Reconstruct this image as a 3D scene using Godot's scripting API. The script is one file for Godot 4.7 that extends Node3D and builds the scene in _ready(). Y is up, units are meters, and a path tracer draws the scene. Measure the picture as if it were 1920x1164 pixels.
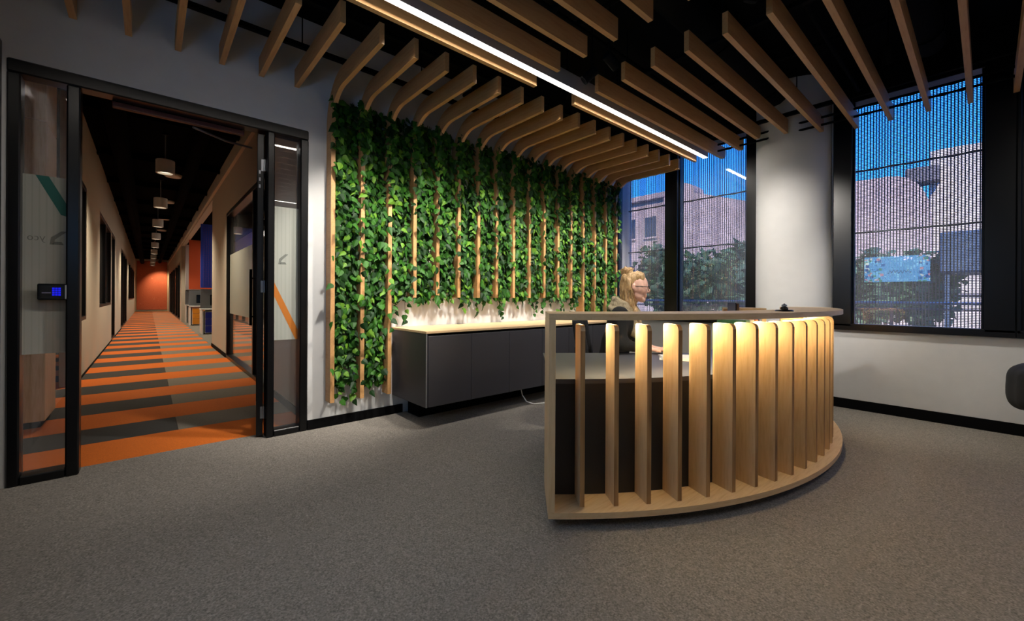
extends Node3D

# ---------------------------------------------------------------- mesh builder
class MB:
	var v := PackedVector3Array()
	var n := PackedVector3Array()
	var uv := PackedVector2Array()
	func t(a: Vector3, b: Vector3, c: Vector3, out: Vector3) -> void:
		var m := (b - a).cross(c - a)
		if m.length_squared() < 1e-16:
			return
		m = m.normalized()
		if m.dot(out) < 0.0:
			var s := b
			b = c
			c = s
			m = -m
		v.append(a); v.append(c); v.append(b)
		n.append(m); n.append(m); n.append(m)
	func q(a: Vector3, b: Vector3, c: Vector3, d: Vector3, out: Vector3) -> void:
		t(a, b, c, out)
		t(a, c, d, out)
	func ts(a: Vector3, b: Vector3, c: Vector3, na: Vector3, nb: Vector3, nc: Vector3) -> void:
		var m := (b - a).cross(c - a)
		if m.dot(na + nb + nc) < 0.0:
			v.append(a); v.append(b); v.append(c)
			n.append(na); n.append(nb); n.append(nc)
		else:
			v.append(a); v.append(c); v.append(b)
			n.append(na); n.append(nc); n.append(nb)
	func qs(a: Vector3, b: Vector3, c: Vector3, d: Vector3, na: Vector3, nb: Vector3, nc: Vector3, nd: Vector3) -> void:
		ts(a, b, c, na, nb, nc)
		ts(a, c, d, na, nc, nd)
	# box with chamfered edges
	func box(c: Vector3, s: Vector3, bv := 0.0, bs := Basis()) -> void:
		var h := s * 0.5
		bv = minf(bv, minf(h.x, minf(h.y, h.z)) * 0.6)
		var P := func(x: float, y: float, z: float) -> Vector3: return c + bs * Vector3(x, y, z)
		for ax in 3:
			for sg in [-1.0, 1.0]:
				var o := Vector3.ZERO
				o[ax] = sg
				var u := (ax + 1) % 3
				var w := (ax + 2) % 3
				var pts: Array[Vector3] = []
				for k in [[-1, -1], [1, -1], [1, 1], [-1, 1]]:
					var p := Vector3.ZERO
					p[ax] = sg * h[ax]
					p[u] = k[0] * (h[u] - bv)
					p[w] = k[1] * (h[w] - bv)
					pts.append(c + bs * p)
				q(pts[0], pts[1], pts[2], pts[3], bs * o)
		if bv <= 0.0:
			return
		for ax in 3:
			var u := (ax + 1) % 3
			var w := (ax + 2) % 3
			for su in [-1.0, 1.0]:
				for sw in [-1.0, 1.0]:
					var pts: Array[Vector3] = []
					for k in [[-1, 0], [1, 0], [1, 1], [-1, 1]]:
						var p := Vector3.ZERO
						p[ax] = k[0] * (h[ax] - bv)
						p[u] = su * (h[u] - (bv if k[1] == 1 else 0.0))
						p[w] = sw * (h[w] - (0.0 if k[1] == 1 else bv))
						pts.append(c + bs * p)
					var o := Vector3.ZERO
					o[u] = su
					o[w] = sw
					q(pts[0], pts[1], pts[2], pts[3], bs * o)
		for sx in [-1.0, 1.0]:
			for sy in [-1.0, 1.0]:
				for sz in [-1.0, 1.0]:
					t(P.call(sx * h.x, sy * (h.y - bv), sz * (h.z - bv)), P.call(sx * (h.x - bv), sy * h.y, sz * (h.z - bv)), P.call(sx * (h.x - bv), sy * (h.y - bv), sz * h.z), bs * Vector3(sx, sy, sz))
	# box from its two corners
	func bb(a: Vector3, b: Vector3, bv := 0.0) -> void:
		box((a + b) * 0.5, (b - a).abs(), bv)
	func tube(pts: Array, r0: float, r1 := -1.0, seg := 10, caps := true) -> void:
		if r1 < 0.0:
			r1 = r0
		var rings: Array = []
		var last := pts.size() - 1
		var up := Vector3.UP
		for i in pts.size():
			var d: Vector3 = (pts[mini(i + 1, last)] - pts[maxi(i - 1, 0)]).normalized()
			if absf(d.dot(up)) > 0.95:
				up = Vector3.RIGHT if absf(d.x) < 0.9 else Vector3.FORWARD
			var a := d.cross(up).normalized()
			var b := a.cross(d).normalized()
			up = b
			var r := lerpf(r0, r1, float(i) / maxf(last, 1))
			var ring: Array = []
			for k in seg:
				var w := TAU * k / seg
				var o := a * cos(w) + b * sin(w)
				ring.append([pts[i] + o * r, o])
			rings.append(ring)
		for i in last:
			for k in seg:
				var k2 := (k + 1) % seg
				qs(rings[i][k][0], rings[i][k2][0], rings[i + 1][k2][0], rings[i + 1][k][0], rings[i][k][1], rings[i][k2][1], rings[i + 1][k2][1], rings[i + 1][k][1])
		if caps:
			for e in [0, last]:
				var o: Vector3 = (pts[0] - pts[1]) if e == 0 else (pts[last] - pts[last - 1])
				for k in seg:
					t(pts[e], rings[e][k][0], rings[e][(k + 1) % seg][0], o)
	# profile of (radius, height) turned about an axis
	func lathe(at: Vector3, prof: Array, seg := 24, bs := Basis()) -> void:
		for i in prof.size() - 1:
			var a: Vector2 = prof[i]
			var b: Vector2 = prof[i + 1]
			if a.distance_to(b) < 1e-6:
				continue
			var d := (b - a).normalized()
			var nr := Vector2(d.y, -d.x)
			for k in seg:
				var w0 := TAU * k / seg
				var w1 := TAU * (k + 1) / seg
				var e0 := Vector3(cos(w0), 0, sin(w0))
				var e1 := Vector3(cos(w1), 0, sin(w1))
				var n0 := bs * (e0 * nr.x + Vector3.UP * nr.y)
				var n1 := bs * (e1 * nr.x + Vector3.UP * nr.y)
				var p0 := at + bs * (e0 * a.x + Vector3.UP * a.y)
				var p1 := at + bs * (e1 * a.x + Vector3.UP * a.y)
				var p2 := at + bs * (e1 * b.x + Vector3.UP * b.y)
				var p3 := at + bs * (e0 * b.x + Vector3.UP * b.y)
				if a.x > 1e-6:
					ts(p0, p1, p2, n0, n1, n1)
				if b.x > 1e-6:
					ts(p0, p2, p3, n0, n1, n0)
	# polygon in the plane (u, w) pushed along d; smooth sides where the outline bends little
	func prism(poly: PackedVector2Array, o: Vector3, u: Vector3, w: Vector3, d: Vector3, smooth := 0.0) -> void:
		var P := func(p: Vector2) -> Vector3: return o + u * p.x + w * p.y
		var tri := Geometry2D.triangulate_polygon(poly)
		for i in range(0, tri.size(), 3):
			var a: Vector3 = P.call(poly[tri[i]])
			var b: Vector3 = P.call(poly[tri[i + 1]])
			var c: Vector3 = P.call(poly[tri[i + 2]])
			t(a, b, c, -d)
			t(a + d, b + d, c + d, d)
		var sz := poly.size()
		var sgn := -1.0 if Geometry2D.is_polygon_clockwise(poly) else 1.0
		var en: Array[Vector2] = []
		for i in sz:
			var e := (poly[(i + 1) % sz] - poly[i]).normalized()
			en.append(Vector2(e.y, -e.x) * sgn)
		for i in sz:
			var j := (i + 1) % sz
			var n0 := en[i]
			var n1 := en[i]
			if smooth > 0.0:
				if en[i].dot(en[(i + sz - 1) % sz]) > smooth:
					n0 = (en[i] + en[(i + sz - 1) % sz]).normalized()
				if en[i].dot(en[j]) > smooth:
					n1 = (en[i] + en[j]).normalized()
			var a: Vector3 = P.call(poly[i])
			var b: Vector3 = P.call(poly[j])
			var na := u * n0.x + w * n0.y
			var nb := u * n1.x + w * n1.y
			qs(a, b, b + d, a + d, na, nb, nb, na)
	func mesh() -> ArrayMesh:
		var arr := []
		arr.resize(Mesh.ARRAY_MAX)
		arr[Mesh.ARRAY_VERTEX] = v
		arr[Mesh.ARRAY_NORMAL] = n
		if uv.size() == v.size() and uv.size() > 0:
			arr[Mesh.ARRAY_TEX_UV] = uv
		var m := ArrayMesh.new()
		m.add_surface_from_arrays(Mesh.PRIMITIVE_TRIANGLES, arr)
		return m

# ---------------------------------------------------------------- names, labels
var counts := {}
var M := {}
var rng := RandomNumberGenerator.new()

func numbered(called: String) -> String:
	counts[called] = counts.get(called, -1) + 1
	return called if counts[called] == 0 else "%s_%03d" % [called, counts[called]]

func obj(called: String, b, mat: Material, parent: Node = self) -> MeshInstance3D:
	var o := MeshInstance3D.new()
	o.name = numbered(called) if parent == self else called
	o.mesh = b.mesh() if b is MB else b
	o.material_override = mat
	parent.add_child(o, true)
	return o

func tag(o: Node, label: String, category: String, group := "") -> void:
	o.set_meta("label", label)
	o.set_meta("category", category)
	if group != "":
		o.set_meta("group", group)

func thing(called: String, label: String, category: String, at := Vector3.ZERO, turn := 0.0, group := "") -> Node3D:
	var o := Node3D.new()
	o.name = numbered(called)
	add_child(o)
	o.position = at
	o.rotation.y = turn
	tag(o, label, category, group)
	return o

func struct(called: String, b = null, mat: Material = null) -> Node3D:
	var o: Node3D
	if b == null:
		o = Node3D.new()
		o.name = numbered(called)
		add_child(o)
	else:
		o = obj(called, b, mat)
	o.set_meta("kind", "structure")
	return o

# ---------------------------------------------------------------- materials
func mat(c: Color, rough := 0.6, metal := 0.0) -> StandardMaterial3D:
	var m := StandardMaterial3D.new()
	m.albedo_color = c
	m.roughness = rough
	m.metallic = metal
	return m

func noise_tex(sz: int, freq: float, ramp: Array, sd := 1, octaves := 3, kind := FastNoiseLite.TYPE_SIMPLEX_SMOOTH) -> NoiseTexture2D:
	var f := FastNoiseLite.new()
	f.noise_type = kind
	f.seed = sd
	f.frequency = freq
	f.fractal_octaves = octaves
	var t := NoiseTexture2D.new()
	t.width = sz
	t.height = sz
	t.seamless = true
	t.noise = f
	if ramp.size():
		var g := Gradient.new()
		var offs := PackedFloat32Array()
		var cols := PackedColorArray()
		for i in ramp.size():
			offs.append(float(i) / (ramp.size() - 1))
			cols.append(ramp[i])
		g.offsets = offs
		g.colors = cols
		t.color_ramp = g
	return t

func tri(m: StandardMaterial3D, sc: Vector3, world := true) -> StandardMaterial3D:
	m.uv1_triplanar = true
	m.uv1_world_triplanar = world
	m.uv1_scale = sc
	return m

func glass(alpha := 0.05, tint := Color(1, 1, 1), rough := 0.0) -> StandardMaterial3D:
	var m := mat(Color(tint.r, tint.g, tint.b, alpha), rough)
	m.transparency = BaseMaterial3D.TRANSPARENCY_ALPHA
	m.metallic_specular = 0.5
	return m

func glow(c: Color, e: float) -> StandardMaterial3D:
	var m := mat(c, 0.5)
	m.emission_enabled = true
	m.emission = c
	m.emission_energy_multiplier = e
	return m

func make_materials() -> void:
	M.paint = tri(mat(Color(0.79, 0.79, 0.785), 0.82), Vector3(0.9, 0.9, 0.9))
	M.paint.albedo_texture = noise_tex(512, 0.012, [Color(0.975, 0.975, 0.975), Color(1, 1, 1)], 3, 4)
	M.paint.heightmap_enabled = false
	M.corridor_paint = mat(Color(0.74, 0.71, 0.65), 0.85)
	M.black = mat(Color(0.022, 0.024, 0.032), 0.3)
	M.black.metallic_specular = 0.42
	M.matte = mat(Color(0.035, 0.035, 0.038), 0.8)
	M.matte.metallic_specular = 0.2
	M.ceiling = mat(Color(0.03, 0.03, 0.034), 0.9)
	M.ceiling.metallic_specular = 0.2
	var ct := noise_tex(1024, 0.16, [Color(0.33, 0.312, 0.288), Color(0.45, 0.428, 0.398), Color(0.53, 0.505, 0.472), Color(0.64, 0.613, 0.577)], 7, 2, FastNoiseLite.TYPE_VALUE)
	M.carpet = tri(mat(Color(1, 1, 1), 0.95), Vector3(1.1, 1.1, 1.1))
	M.carpet.albedo_texture = ct
	var pile := noise_tex(1024, 0.2, [Color(0.78, 0.78, 0.78), Color(1, 1, 1)], 9, 3, FastNoiseLite.TYPE_VALUE)
	for e in [["orange", Color(0.90, 0.45, 0.07)], ["dark", Color(0.25, 0.245, 0.235)], ["light", Color(0.52, 0.49, 0.44)]]:
		var m := tri(mat(e[1], 0.95), Vector3(1.4, 1.4, 1.4))
		m.albedo_texture = pile
		M["plank_" + e[0]] = m
	# birch plywood, grain along x, y or z
	var grain := noise_tex(1024, 0.012, [Color(0.78, 0.635, 0.45), Color(0.84, 0.705, 0.525), Color(0.87, 0.745, 0.57), Color(0.815, 0.675, 0.495)], 11, 4)
	for e in [["x", Vector3(0.28, 3.0, 3.0)], ["y", Vector3(3.0, 0.28, 3.0)], ["z", Vector3(3.0, 3.0, 0.28)]]:
		var m := tri(mat(Color(1, 1, 1), 0.5), e[1])
		m.albedo_texture = grain
		M["ply_" + e[0]] = m
	# the slats overhead are oiled a darker honey
	for e in ["x", "z"]:
		var m: StandardMaterial3D = M["ply_" + e].duplicate()
		m.albedo_color = Color(0.86, 0.77, 0.66)
		M["slat_" + e] = m
	var edge := noise_tex(256, 0.03, [Color(0.40, 0.27, 0.15), Color(0.66, 0.49, 0.30), Color(0.74, 0.58, 0.38)], 13, 2)
	M.ply_edge = tri(mat(Color(1, 1, 1), 0.6), Vector3(4.0, 0.3, 4.0))
	M.ply_edge.albedo_texture = edge
	M.charcoal = mat(Color(0.225, 0.22, 0.235), 0.42)
	M.fascia = mat(Color(0.15, 0.143, 0.15), 0.5)
	M.worksurface = mat(Color(0.30, 0.305, 0.33), 0.4)
	M.steel = mat(Color(0.55, 0.56, 0.58), 0.32, 0.9)
	M.silver = mat(Color(0.62, 0.62, 0.62), 0.45, 0.3)
	M.glass = glass(0.03)
	M.white = mat(Color(0.82, 0.82, 0.80), 0.5)
	M.soot = mat(Color(0.012, 0.012, 0.013), 0.95)
	M.soot.metallic_specular = 0.1
	M.fabric = tri(mat(Color(0.13, 0.135, 0.15), 0.95), Vector3(6, 6, 6))
	M.fabric.albedo_texture = pile

# ---------------------------------------------------------------- measures
const ZA := -4.0          # the planted wall
const XB := 5.78          # the window wall
const XL := -0.70         # the wall beside the camera
const CEIL := 3.66
const RIB0 := 1.245
const PITCH := 0.2715
const DC := Vector3(3.58, 0, -3.68)    # centre of the desk's curve

func _ready() -> void:
	rng.seed = 20
	# camera
	var cam := Camera3D.new()
	cam.name = "camera"
	var yaw := 0.7188
	var roll := 0.0051
	var f0 := Vector3(sin(yaw), 0, -cos(yaw))
	var r0 := Vector3(cos(yaw), 0, sin(yaw))
	var r := r0 * cos(roll) + Vector3.UP * sin(roll)
	var u := -r0 * sin(roll) + Vector3.UP * cos(roll)
	cam.transform = Transform3D(Basis(r, u, -f0), Vector3(0, 1.2, 0))
	cam.projection = Camera3D.PROJECTION_FRUSTUM
	cam.near = 0.05
	cam.far = 400.0
	cam.size = 1164.0 / 778.96 * 0.05
	cam.frustum_offset = Vector2(0, -25.294 / 778.96 * 0.05)
	add_child(cam)
	cam.current = true
	# sky and exposure
	var we := WorldEnvironment.new()
	we.name = "environment"
	var en := Environment.new()
	en.background_mode = Environment.BG_SKY
	var sky := Sky.new()
	var ps := ProceduralSkyMaterial.new()
	ps.sky_top_color = Color(0.10, 0.33, 0.72)
	ps.sky_horizon_color = Color(0.25, 0.60, 0.87)
	ps.sky_energy_multiplier = 2.0
	ps.ground_bottom_color = Color(0.18, 0.2, 0.24)
	ps.ground_horizon_color = Color(0.3, 0.36, 0.42)
	ps.sun_angle_max = 5.0
	sky.sky_material = ps
	en.sky = sky
	en.tonemap_mode = Environment.TONE_MAPPER_LINEAR
	en.tonemap_exposure = 1.35
	en.sdfgi_enabled = true
	en.ssao_enabled = true
	en.ssil_enabled = true
	we.environment = en
	add_child(we)
	var sun := DirectionalLight3D.new()
	sun.name = "sun"
	sun.light_color = Color(1.0, 0.90, 0.84)
	sun.light_energy = 2.6
	sun.shadow_enabled = true
	sun.light_angular_distance = 0.5
	add_child(sun)
	sun.look_at_from_position(Vector3.ZERO, Vector3(0.8, -0.75, -0.35))
	make_materials()
	build_shell()
	build_windows()
	build_outside()
	build_corridor()
	build_doorway()
	build_ceiling_slats()
	build_lights()
	build_desk()
	build_credenza()
	build_plants()
	build_person()
	build_small_things()

func area(at: Vector3, size: Vector2, toward: Vector3, e: float, c: Color, parent: Node = self) -> AreaLight3D:
	var l := AreaLight3D.new()
	l.name = "area_light"
	l.area_size = size
	l.area_normalize_energy = true
	l.light_energy = e
	l.light_color = c
	l.shadow_enabled = true
	l.area_range = 30.0
	parent.add_child(l, true)
	var up := Vector3.UP if absf(toward.normalized().y) < 0.9 else Vector3(0, 0, -1)
	l.transform = Transform3D(Basis.looking_at(toward, up), at)
	return l

func spot(at: Vector3, target: Vector3, e: float, ang: float, c: Color, soft := 0.03) -> SpotLight3D:
	var l := SpotLight3D.new()
	l.name = "spot_light"
	l.light_energy = e
	l.light_color = c
	l.spot_angle = ang
	l.spot_angle_attenuation = 0.9
	l.spot_range = 30.0
	l.spot_attenuation = 2.0
	l.light_size = soft
	l.shadow_enabled = true
	add_child(l, true)
	var d := target - at
	var up := Vector3.UP if absf(d.normalized().y) < 0.95 else Vector3(0, 0, -1)
	l.transform = Transform3D(Basis.looking_at(d, up), at)
	return l

# ---------------------------------------------------------------- the room
func build_shell() -> void:
	var fl := struct("floor")
	var b := MB.new()
	b.bb(Vector3(XL - 0.3, -0.15, -4.15), Vector3(XB + 0.2, 0, 2.7))
	obj("carpet", b, M.carpet, fl)
	b = MB.new()
	b.bb(Vector3(-3.6, -0.2, -44.0), Vector3(6.0, -0.02, -4.15))
	obj("screed", b, M.matte, fl)
	# carpet planks of the corridor
	var zs := [-4.15, -4.755, -5.281, -5.904, -6.48, -7.113, -7.74, -8.4, -9.03, -9.68]
	while zs[-1] > -41.0:
		zs.append(zs[-1] - 0.64)
	var planks := {}
	for i in zs.size() - 1:
		var w: float = zs[i] - zs[i + 1]
		for piece in ([["orange", -3.5, 1.14]] if i % 2 == 0 else [["dark", -3.5, 0.205], ["light", 0.205, 1.14]]):
			var key := "%s%.3f" % [piece[0], w]
			if not planks.has(key):
				var pb := MB.new()
				pb.box(Vector3.ZERO, Vector3(piece[2] - piece[1] - 0.002, 0.02, w - 0.002), 0.0012)
				planks[key] = pb.mesh()
			var o := obj("carpet_plank", planks[key], M["plank_" + piece[0]], fl)
			o.position = Vector3((piece[1] + piece[2]) / 2, -0.01, (zs[i] + zs[i + 1]) / 2)
	b = MB.new()
	b.bb(Vector3(1.14, -0.02, -41.0), Vector3(6.0, 0, -4.15))
	obj("office_carpet", b, M.plank_light, fl)
	# planted wall with its door opening
	b = MB.new()
	b.bb(Vector3(1.071, 0, -4.14), Vector3(XB + 0.3, CEIL + 0.2, ZA))
	b.bb(Vector3(-0.665, 2.67, -4.14), Vector3(1.071, CEIL + 0.2, ZA))
	b.bb(Vector3(XL - 0.2, 0, -4.14), Vector3(-0.665, CEIL + 0.2, ZA))
	struct("wall_back", b, M.paint)
	# window wall: breast wall, the pier behind the column and the lintel
	b = MB.new()
	b.bb(Vector3(XB, 0, ZA), Vector3(XB + 0.16, 0.86, 2.7))
	b.bb(Vector3(XB, 0.86, -1.906), Vector3(XB + 0.16, CEIL + 0.2, -1.131))
	struct("wall_right", b, M.paint)
	b = MB.new()
	b.bb(Vector3(XB, 3.42, ZA), Vector3(XB + 0.16, CEIL + 0.2, -1.906))
	b.bb(Vector3(XB, 3.42, -1.131), Vector3(XB + 0.16, CEIL + 0.2, 2.7))
	struct("trim_2", b, M.matte)
	b = MB.new()
	b.bb(Vector3(XL - 0.15, 0, -4.0), Vector3(XL, CEIL + 0.2, 2.7))
	struct("wall_left", b, M.paint)
	b = MB.new()
	b.bb(Vector3(XL - 0.15, 0, 2.55), Vector3(XB + 0.16, CEIL + 0.2, 2.7))
	struct("wall_front", b, M.paint)
	# ceiling slab with black ducts
	var ce := struct("ceiling")
	b = MB.new()
	b.bb(Vector3(XL - 0.3, CEIL, ZA), Vector3(XB + 0.3, CEIL + 0.3, 2.8))
	obj("slab", b, M.ceiling, ce)
	ce = struct("ceiling_ducts")
	for d in [[-1.55, 0.14], [-0.35, 0.11], [1.7, 0.14]]:
		b = MB.new()
		b.tube([Vector3(XL + 0.02, 3.46, d[0]), Vector3(5.2, 3.46, d[0])], d[1], d[1], 16)
		for k in 5:
			b.tube([Vector3(0.1 + k * 1.2, 3.46, d[0]), Vector3(0.14 + k * 1.2, 3.46, d[0])], d[1] + 0.012, d[1] + 0.012, 16)
		obj("duct", b, M.matte, ce)
	b = MB.new()
	for z in [-2.2, -0.9, 0.4]:
		b.tube([Vector3(XL + 0.02, 3.4, z), Vector3(XB - 0.02, 3.4, z)], 0.018, 0.018, 8)
	for x in [0.4, 2.73, 4.6]:
		b.tube([Vector3(x, 3.52, ZA + 0.02), Vector3(x, 3.52, 2.5)], 0.022, 0.022, 8)
	obj("pipes", b, M.matte, ce)
	# round column
	b = MB.new()
	b.lathe(Vector3(5.75, 0, -1.525), [Vector2(0.372, 0), Vector2(0.372, CEIL)], 64)
	var col := obj("column", b, M.paint)
	col.set_meta("kind", "structure")
	# baseboards
	b = MB.new()
	b.bb(Vector3(1.071, 0, ZA), Vector3(1.99, 0.088, ZA + 0.014), 0.003)
	b.bb(Vector3(4.72, 0, ZA), Vector3(XB, 0.088, ZA + 0.014), 0.003)
	struct("baseboard_back", b, M.matte)
	b = MB.new()
	b.bb(Vector3(XB - 0.014, 0, -1.2), Vector3(XB, 0.105, 2.55), 0.003)
	b.bb(Vector3(XB - 0.014, 0, ZA + 0.014), Vector3(XB, 0.105, -1.86), 0.003)
	struct("baseboard_right", b, M.matte)
	b = MB.new()
	b.bb(Vector3(XL, 0, -3.2), Vector3(XL + 0.014, 0.088, 2.55), 0.003)
	struct("baseboard_left", b, M.matte)
	# black framed glazing on the near left wall, next to the doorway
	var d := struct("window_4")
	b = MB.new()
	b.bb(Vector3(XL, 0, -3.26), Vector3(XL + 0.02, 2.75, -3.2), 0.003)
	b.bb(Vector3(XL, 0, -3.97), Vector3(XL + 0.02, 2.75, -3.9), 0.003)
	b.bb(Vector3(XL, 2.67, -3.9), Vector3(XL + 0.02, 2.75, -3.26), 0.003)
	b.bb(Vector3(XL, 0, -3.9), Vector3(XL + 0.02, 0.1, -3.26), 0.003)
	obj("frame", b, M.black, d)
	b = MB.new()
	b.bb(Vector3(XL + 0.002, 0.1, -3.9), Vector3(XL + 0.01, 2.67, -3.26))
	obj("panel", b, M.black, d)

# ---------------------------------------------------------------- windows with the metal mesh outside them
func window(called: String, z0: float, z1: float, posts: Array) -> void:
	var w := struct(called)
	var y0 := 0.86
	var y1 := 3.42
	var xf := XB - 0.05
	var xb := XB + 0.14
	var b := MB.new()
	b.bb(Vector3(xf, y0, z0), Vector3(xb, 0.928, z1), 0.004)
	obj("sill", b, M.black, w)
	b = MB.new()
	b.bb(Vector3(xf + 0.03, 3.33, z0), Vector3(xb, y1, z1), 0.004)
	obj("head", b, M.black, w)
	var edges := []
	for p in posts:
		b = MB.new()
		b.bb(Vector3(xf, 0.9, p[0]), Vector3(xb, 3.4, p[1]), 0.006)
		# the sash rebate
		if p[0] > z0 + 0.01:
			b.bb(Vector3(xf + 0.05, 0.928, p[0] - 0.018), Vector3(xf + 0.1, 3.33, p[0]), 0.003)
		if p[1] < z1 - 0.01:
			b.bb(Vector3(xf + 0.05, 0.928, p[1]), Vector3(xf + 0.1, 3.33, p[1] + 0.018), 0.003)
		obj("post", b, M.black, w)
		edges.append(p)
	for i in edges.size() - 1:
		b = MB.new()
		b.bb(Vector3(XB + 0.03, 0.92, edges[i][1] - 0.01), Vector3(XB + 0.038, 3.35, edges[i + 1][0] + 0.01))
		obj("pane", b, M.glass, w)

func mesh_screen(label: String, z0: float, z1: float) -> void:
	# folded sheet of woven metal: upright strips and cross wires, too fine to count
	var t := thing("mesh_screen", label, "mesh screen", Vector3(6.15, 0, (z0 + z1) / 2), 0, "folded metal mesh outside the windows")
	var half := (z1 - z0) / 2
	var fold := 0.155
	var amp := 0.055
	var n := int(ceil((z1 - z0) / fold))
	var seg := (z1 - z0) / n
	var y0 := 0.35
	var y1 := 3.6
	var L := sqrt(seg * seg + amp * amp)
	var strips := MB.new()
	var xf: Array[Transform3D] = []
	for i in n:
		var a := Vector3(amp if i % 2 == 0 else 0.0, 0, -half + i * seg)
		var c := Vector3(0.0 if i % 2 == 0 else amp, 0, -half + (i + 1) * seg)
		var d := (c - a).normalized()
		var bs := Basis(Vector3.UP.cross(d), Vector3.UP, d)
		var k := int(round(L / 0.028))
		for j in k:
			strips.box(a.lerp(c, (j + 0.5) / k) + Vector3(0, (y0 + y1) / 2, 0), Vector3(0.003, y1 - y0, 0.0100), 0.0, bs)
		var y := y0
		while y < y1:
			xf.append(Transform3D(bs, a.lerp(c, 0.5) + Vector3(0, y, 0)))
			y += 0.0165
	var o := obj("upright_strips", strips, M.mesh_metal, t)
	o.set_meta("kind", "stuff")
	var wire := MB.new()
	wire.box(Vector3.ZERO, Vector3(0.003, 0.0072, L))
	var mm := MultiMesh.new()
	mm.transform_format = MultiMesh.TRANSFORM_3D
	mm.mesh = wire.mesh()
	mm.instance_count = xf.size()
	for i in xf.size():
		mm.set_instance_transform(i, xf[i])
	var mi := MultiMeshInstance3D.new()
	mi.name = "cross_wires"
	mi.multimesh = mm
	mi.material_override = M.mesh_metal
	mi.set_meta("kind", "stuff")
	t.add_child(mi, true)
	for y in [1.955, 2.655]:
		var b := MB.new()
		b.box(Vector3(-0.03, y, 0), Vector3(0.02, 0.018, z1 - z0))
		obj("carrier_rail", b, M.mesh_metal, t)

func build_windows() -> void:
	M.mesh_metal = mat(Color(0.30, 0.34, 0.40), 0.5, 0.3)
	window("window_1", -4.0, -1.906, [[-4.0, -3.985], [-3.14, -2.943], [-2.03, -1.906]])
	window("window_2", -1.131, 0.17, [[-1.131, -0.967], [-0.0175, 0.17]])
	window("window_3", 0.17, 2.4, [[0.17, 0.2], [1.2, 1.32], [2.32, 2.4]])
	mesh_screen("fine folded metal mesh outside the window behind the receptionist", -4.75, -1.75)
	mesh_screen("fine folded metal mesh outside the window right of the white column", -1.45, 0.22)
	mesh_screen("fine folded metal mesh outside the window at the right edge", 0.25, 2.2)

# ---------------------------------------------------------------- outside
func block(parent: Node, called: String, a: Vector3, c: Vector3, m: Material, bv := 0.05) -> void:
	var b := MB.new()
	b.bb(a, c, bv)
	obj(called, b, m, parent)

func tree(label: String, at: Vector3, h: float, rad: float, sd: int) -> void:
	var t := thing("tree", label, "tree", at, 0, "trees across the street")
	var g := RandomNumberGenerator.new()
	g.seed = sd
	var b := MB.new()
	b.tube([Vector3(0, 0, 0), Vector3(0.1, h * 0.3, 0.05), Vector3(-0.05, h * 0.6, 0), Vector3(0.05, h * 0.85, 0.1)], 0.11, 0.04, 8)
	for k in 5:
		var w := g.randf() * TAU
		b.tube([Vector3(0, h * (0.35 + 0.09 * k), 0), Vector3(cos(w) * rad * 0.7, h * (0.5 + 0.09 * k), sin(w) * rad * 0.7)], 0.045, 0.015, 6)
	obj("trunk", b, M.bark, t)
	var mm := MultiMesh.new()
	mm.transform_format = MultiMesh.TRANSFORM_3D
	mm.mesh = M.leaf_meshes[0]
	var n := 1100
	mm.instance_count = n
	for i in n:
		var d := Vector3(g.randfn(), g.randfn(), g.randfn()).normalized() * pow(g.randf(), 0.4)
		var p := Vector3(d.x * rad, h * 0.66 + d.y * h * 0.36, d.z * rad)
		p += Vector3(g.randfn(), g.randfn(), g.randfn()) * 0.12
		var bs := Basis.from_euler(Vector3(g.randf() * TAU, g.randf() * TAU, g.randf() * TAU)).scaled(Vector3.ONE * g.randf_range(0.16, 0.3))
		mm.set_instance_transform(i, Transform3D(bs, p))
	var mi := MultiMeshInstance3D.new()
	mi.name = "foliage"
	mi.multimesh = mm
	mi.material_override = M.tree_leaf
	mi.set_meta("kind", "stuff")
	t.add_child(mi, true)

func leaf_mesh(kind: int) -> ArrayMesh:
	# one leaf: hangs from the origin along -y, folded on its midrib, curled at the tip
	var outline := [[0.0, 0.0], [0.30, 0.16], [0.52, -0.06], [0.42, -0.42], [0.16, -0.82], [0.0, -1.1]]
	if kind == 1:
		outline = [[0.0, 0.0], [0.30, 0.16], [0.56, -0.06], [0.40, -0.34], [0.46, -0.52], [0.0, -1.0]]
	elif kind == 2:
		outline = [[0.0, 0.0], [0.26, 0.12], [0.44, -0.16], [0.30, -0.52], [0.11, -0.95], [0.0, -1.2]]
	var b := MB.new()
	for s in [-1.0, 1.0]:
		var rim: Array[Vector3] = []
		var mid: Array[Vector3] = []
		for p in outline:
			var x: float = p[0]
			var y: float = p[1]
			rim.append(Vector3(s * x, y, -0.30 * x * x - 0.16 * y * y + 0.03 * sin(9.0 * y + s)))
			mid.append(Vector3(0, y, 0.07 - 0.16 * y * y))
		for i in outline.size() - 1:
			var nn := Vector3(s * 0.35, -0.25 * outline[i][1], 1).normalized()
			var n0 := Vector3(s * 0.15, 0.1, 1).normalized()
			b.ts(mid[i], rim[i], rim[i + 1], n0, nn, nn)
			b.ts(mid[i], rim[i + 1], mid[i + 1], n0, nn, n0)
	return b.mesh()

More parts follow.
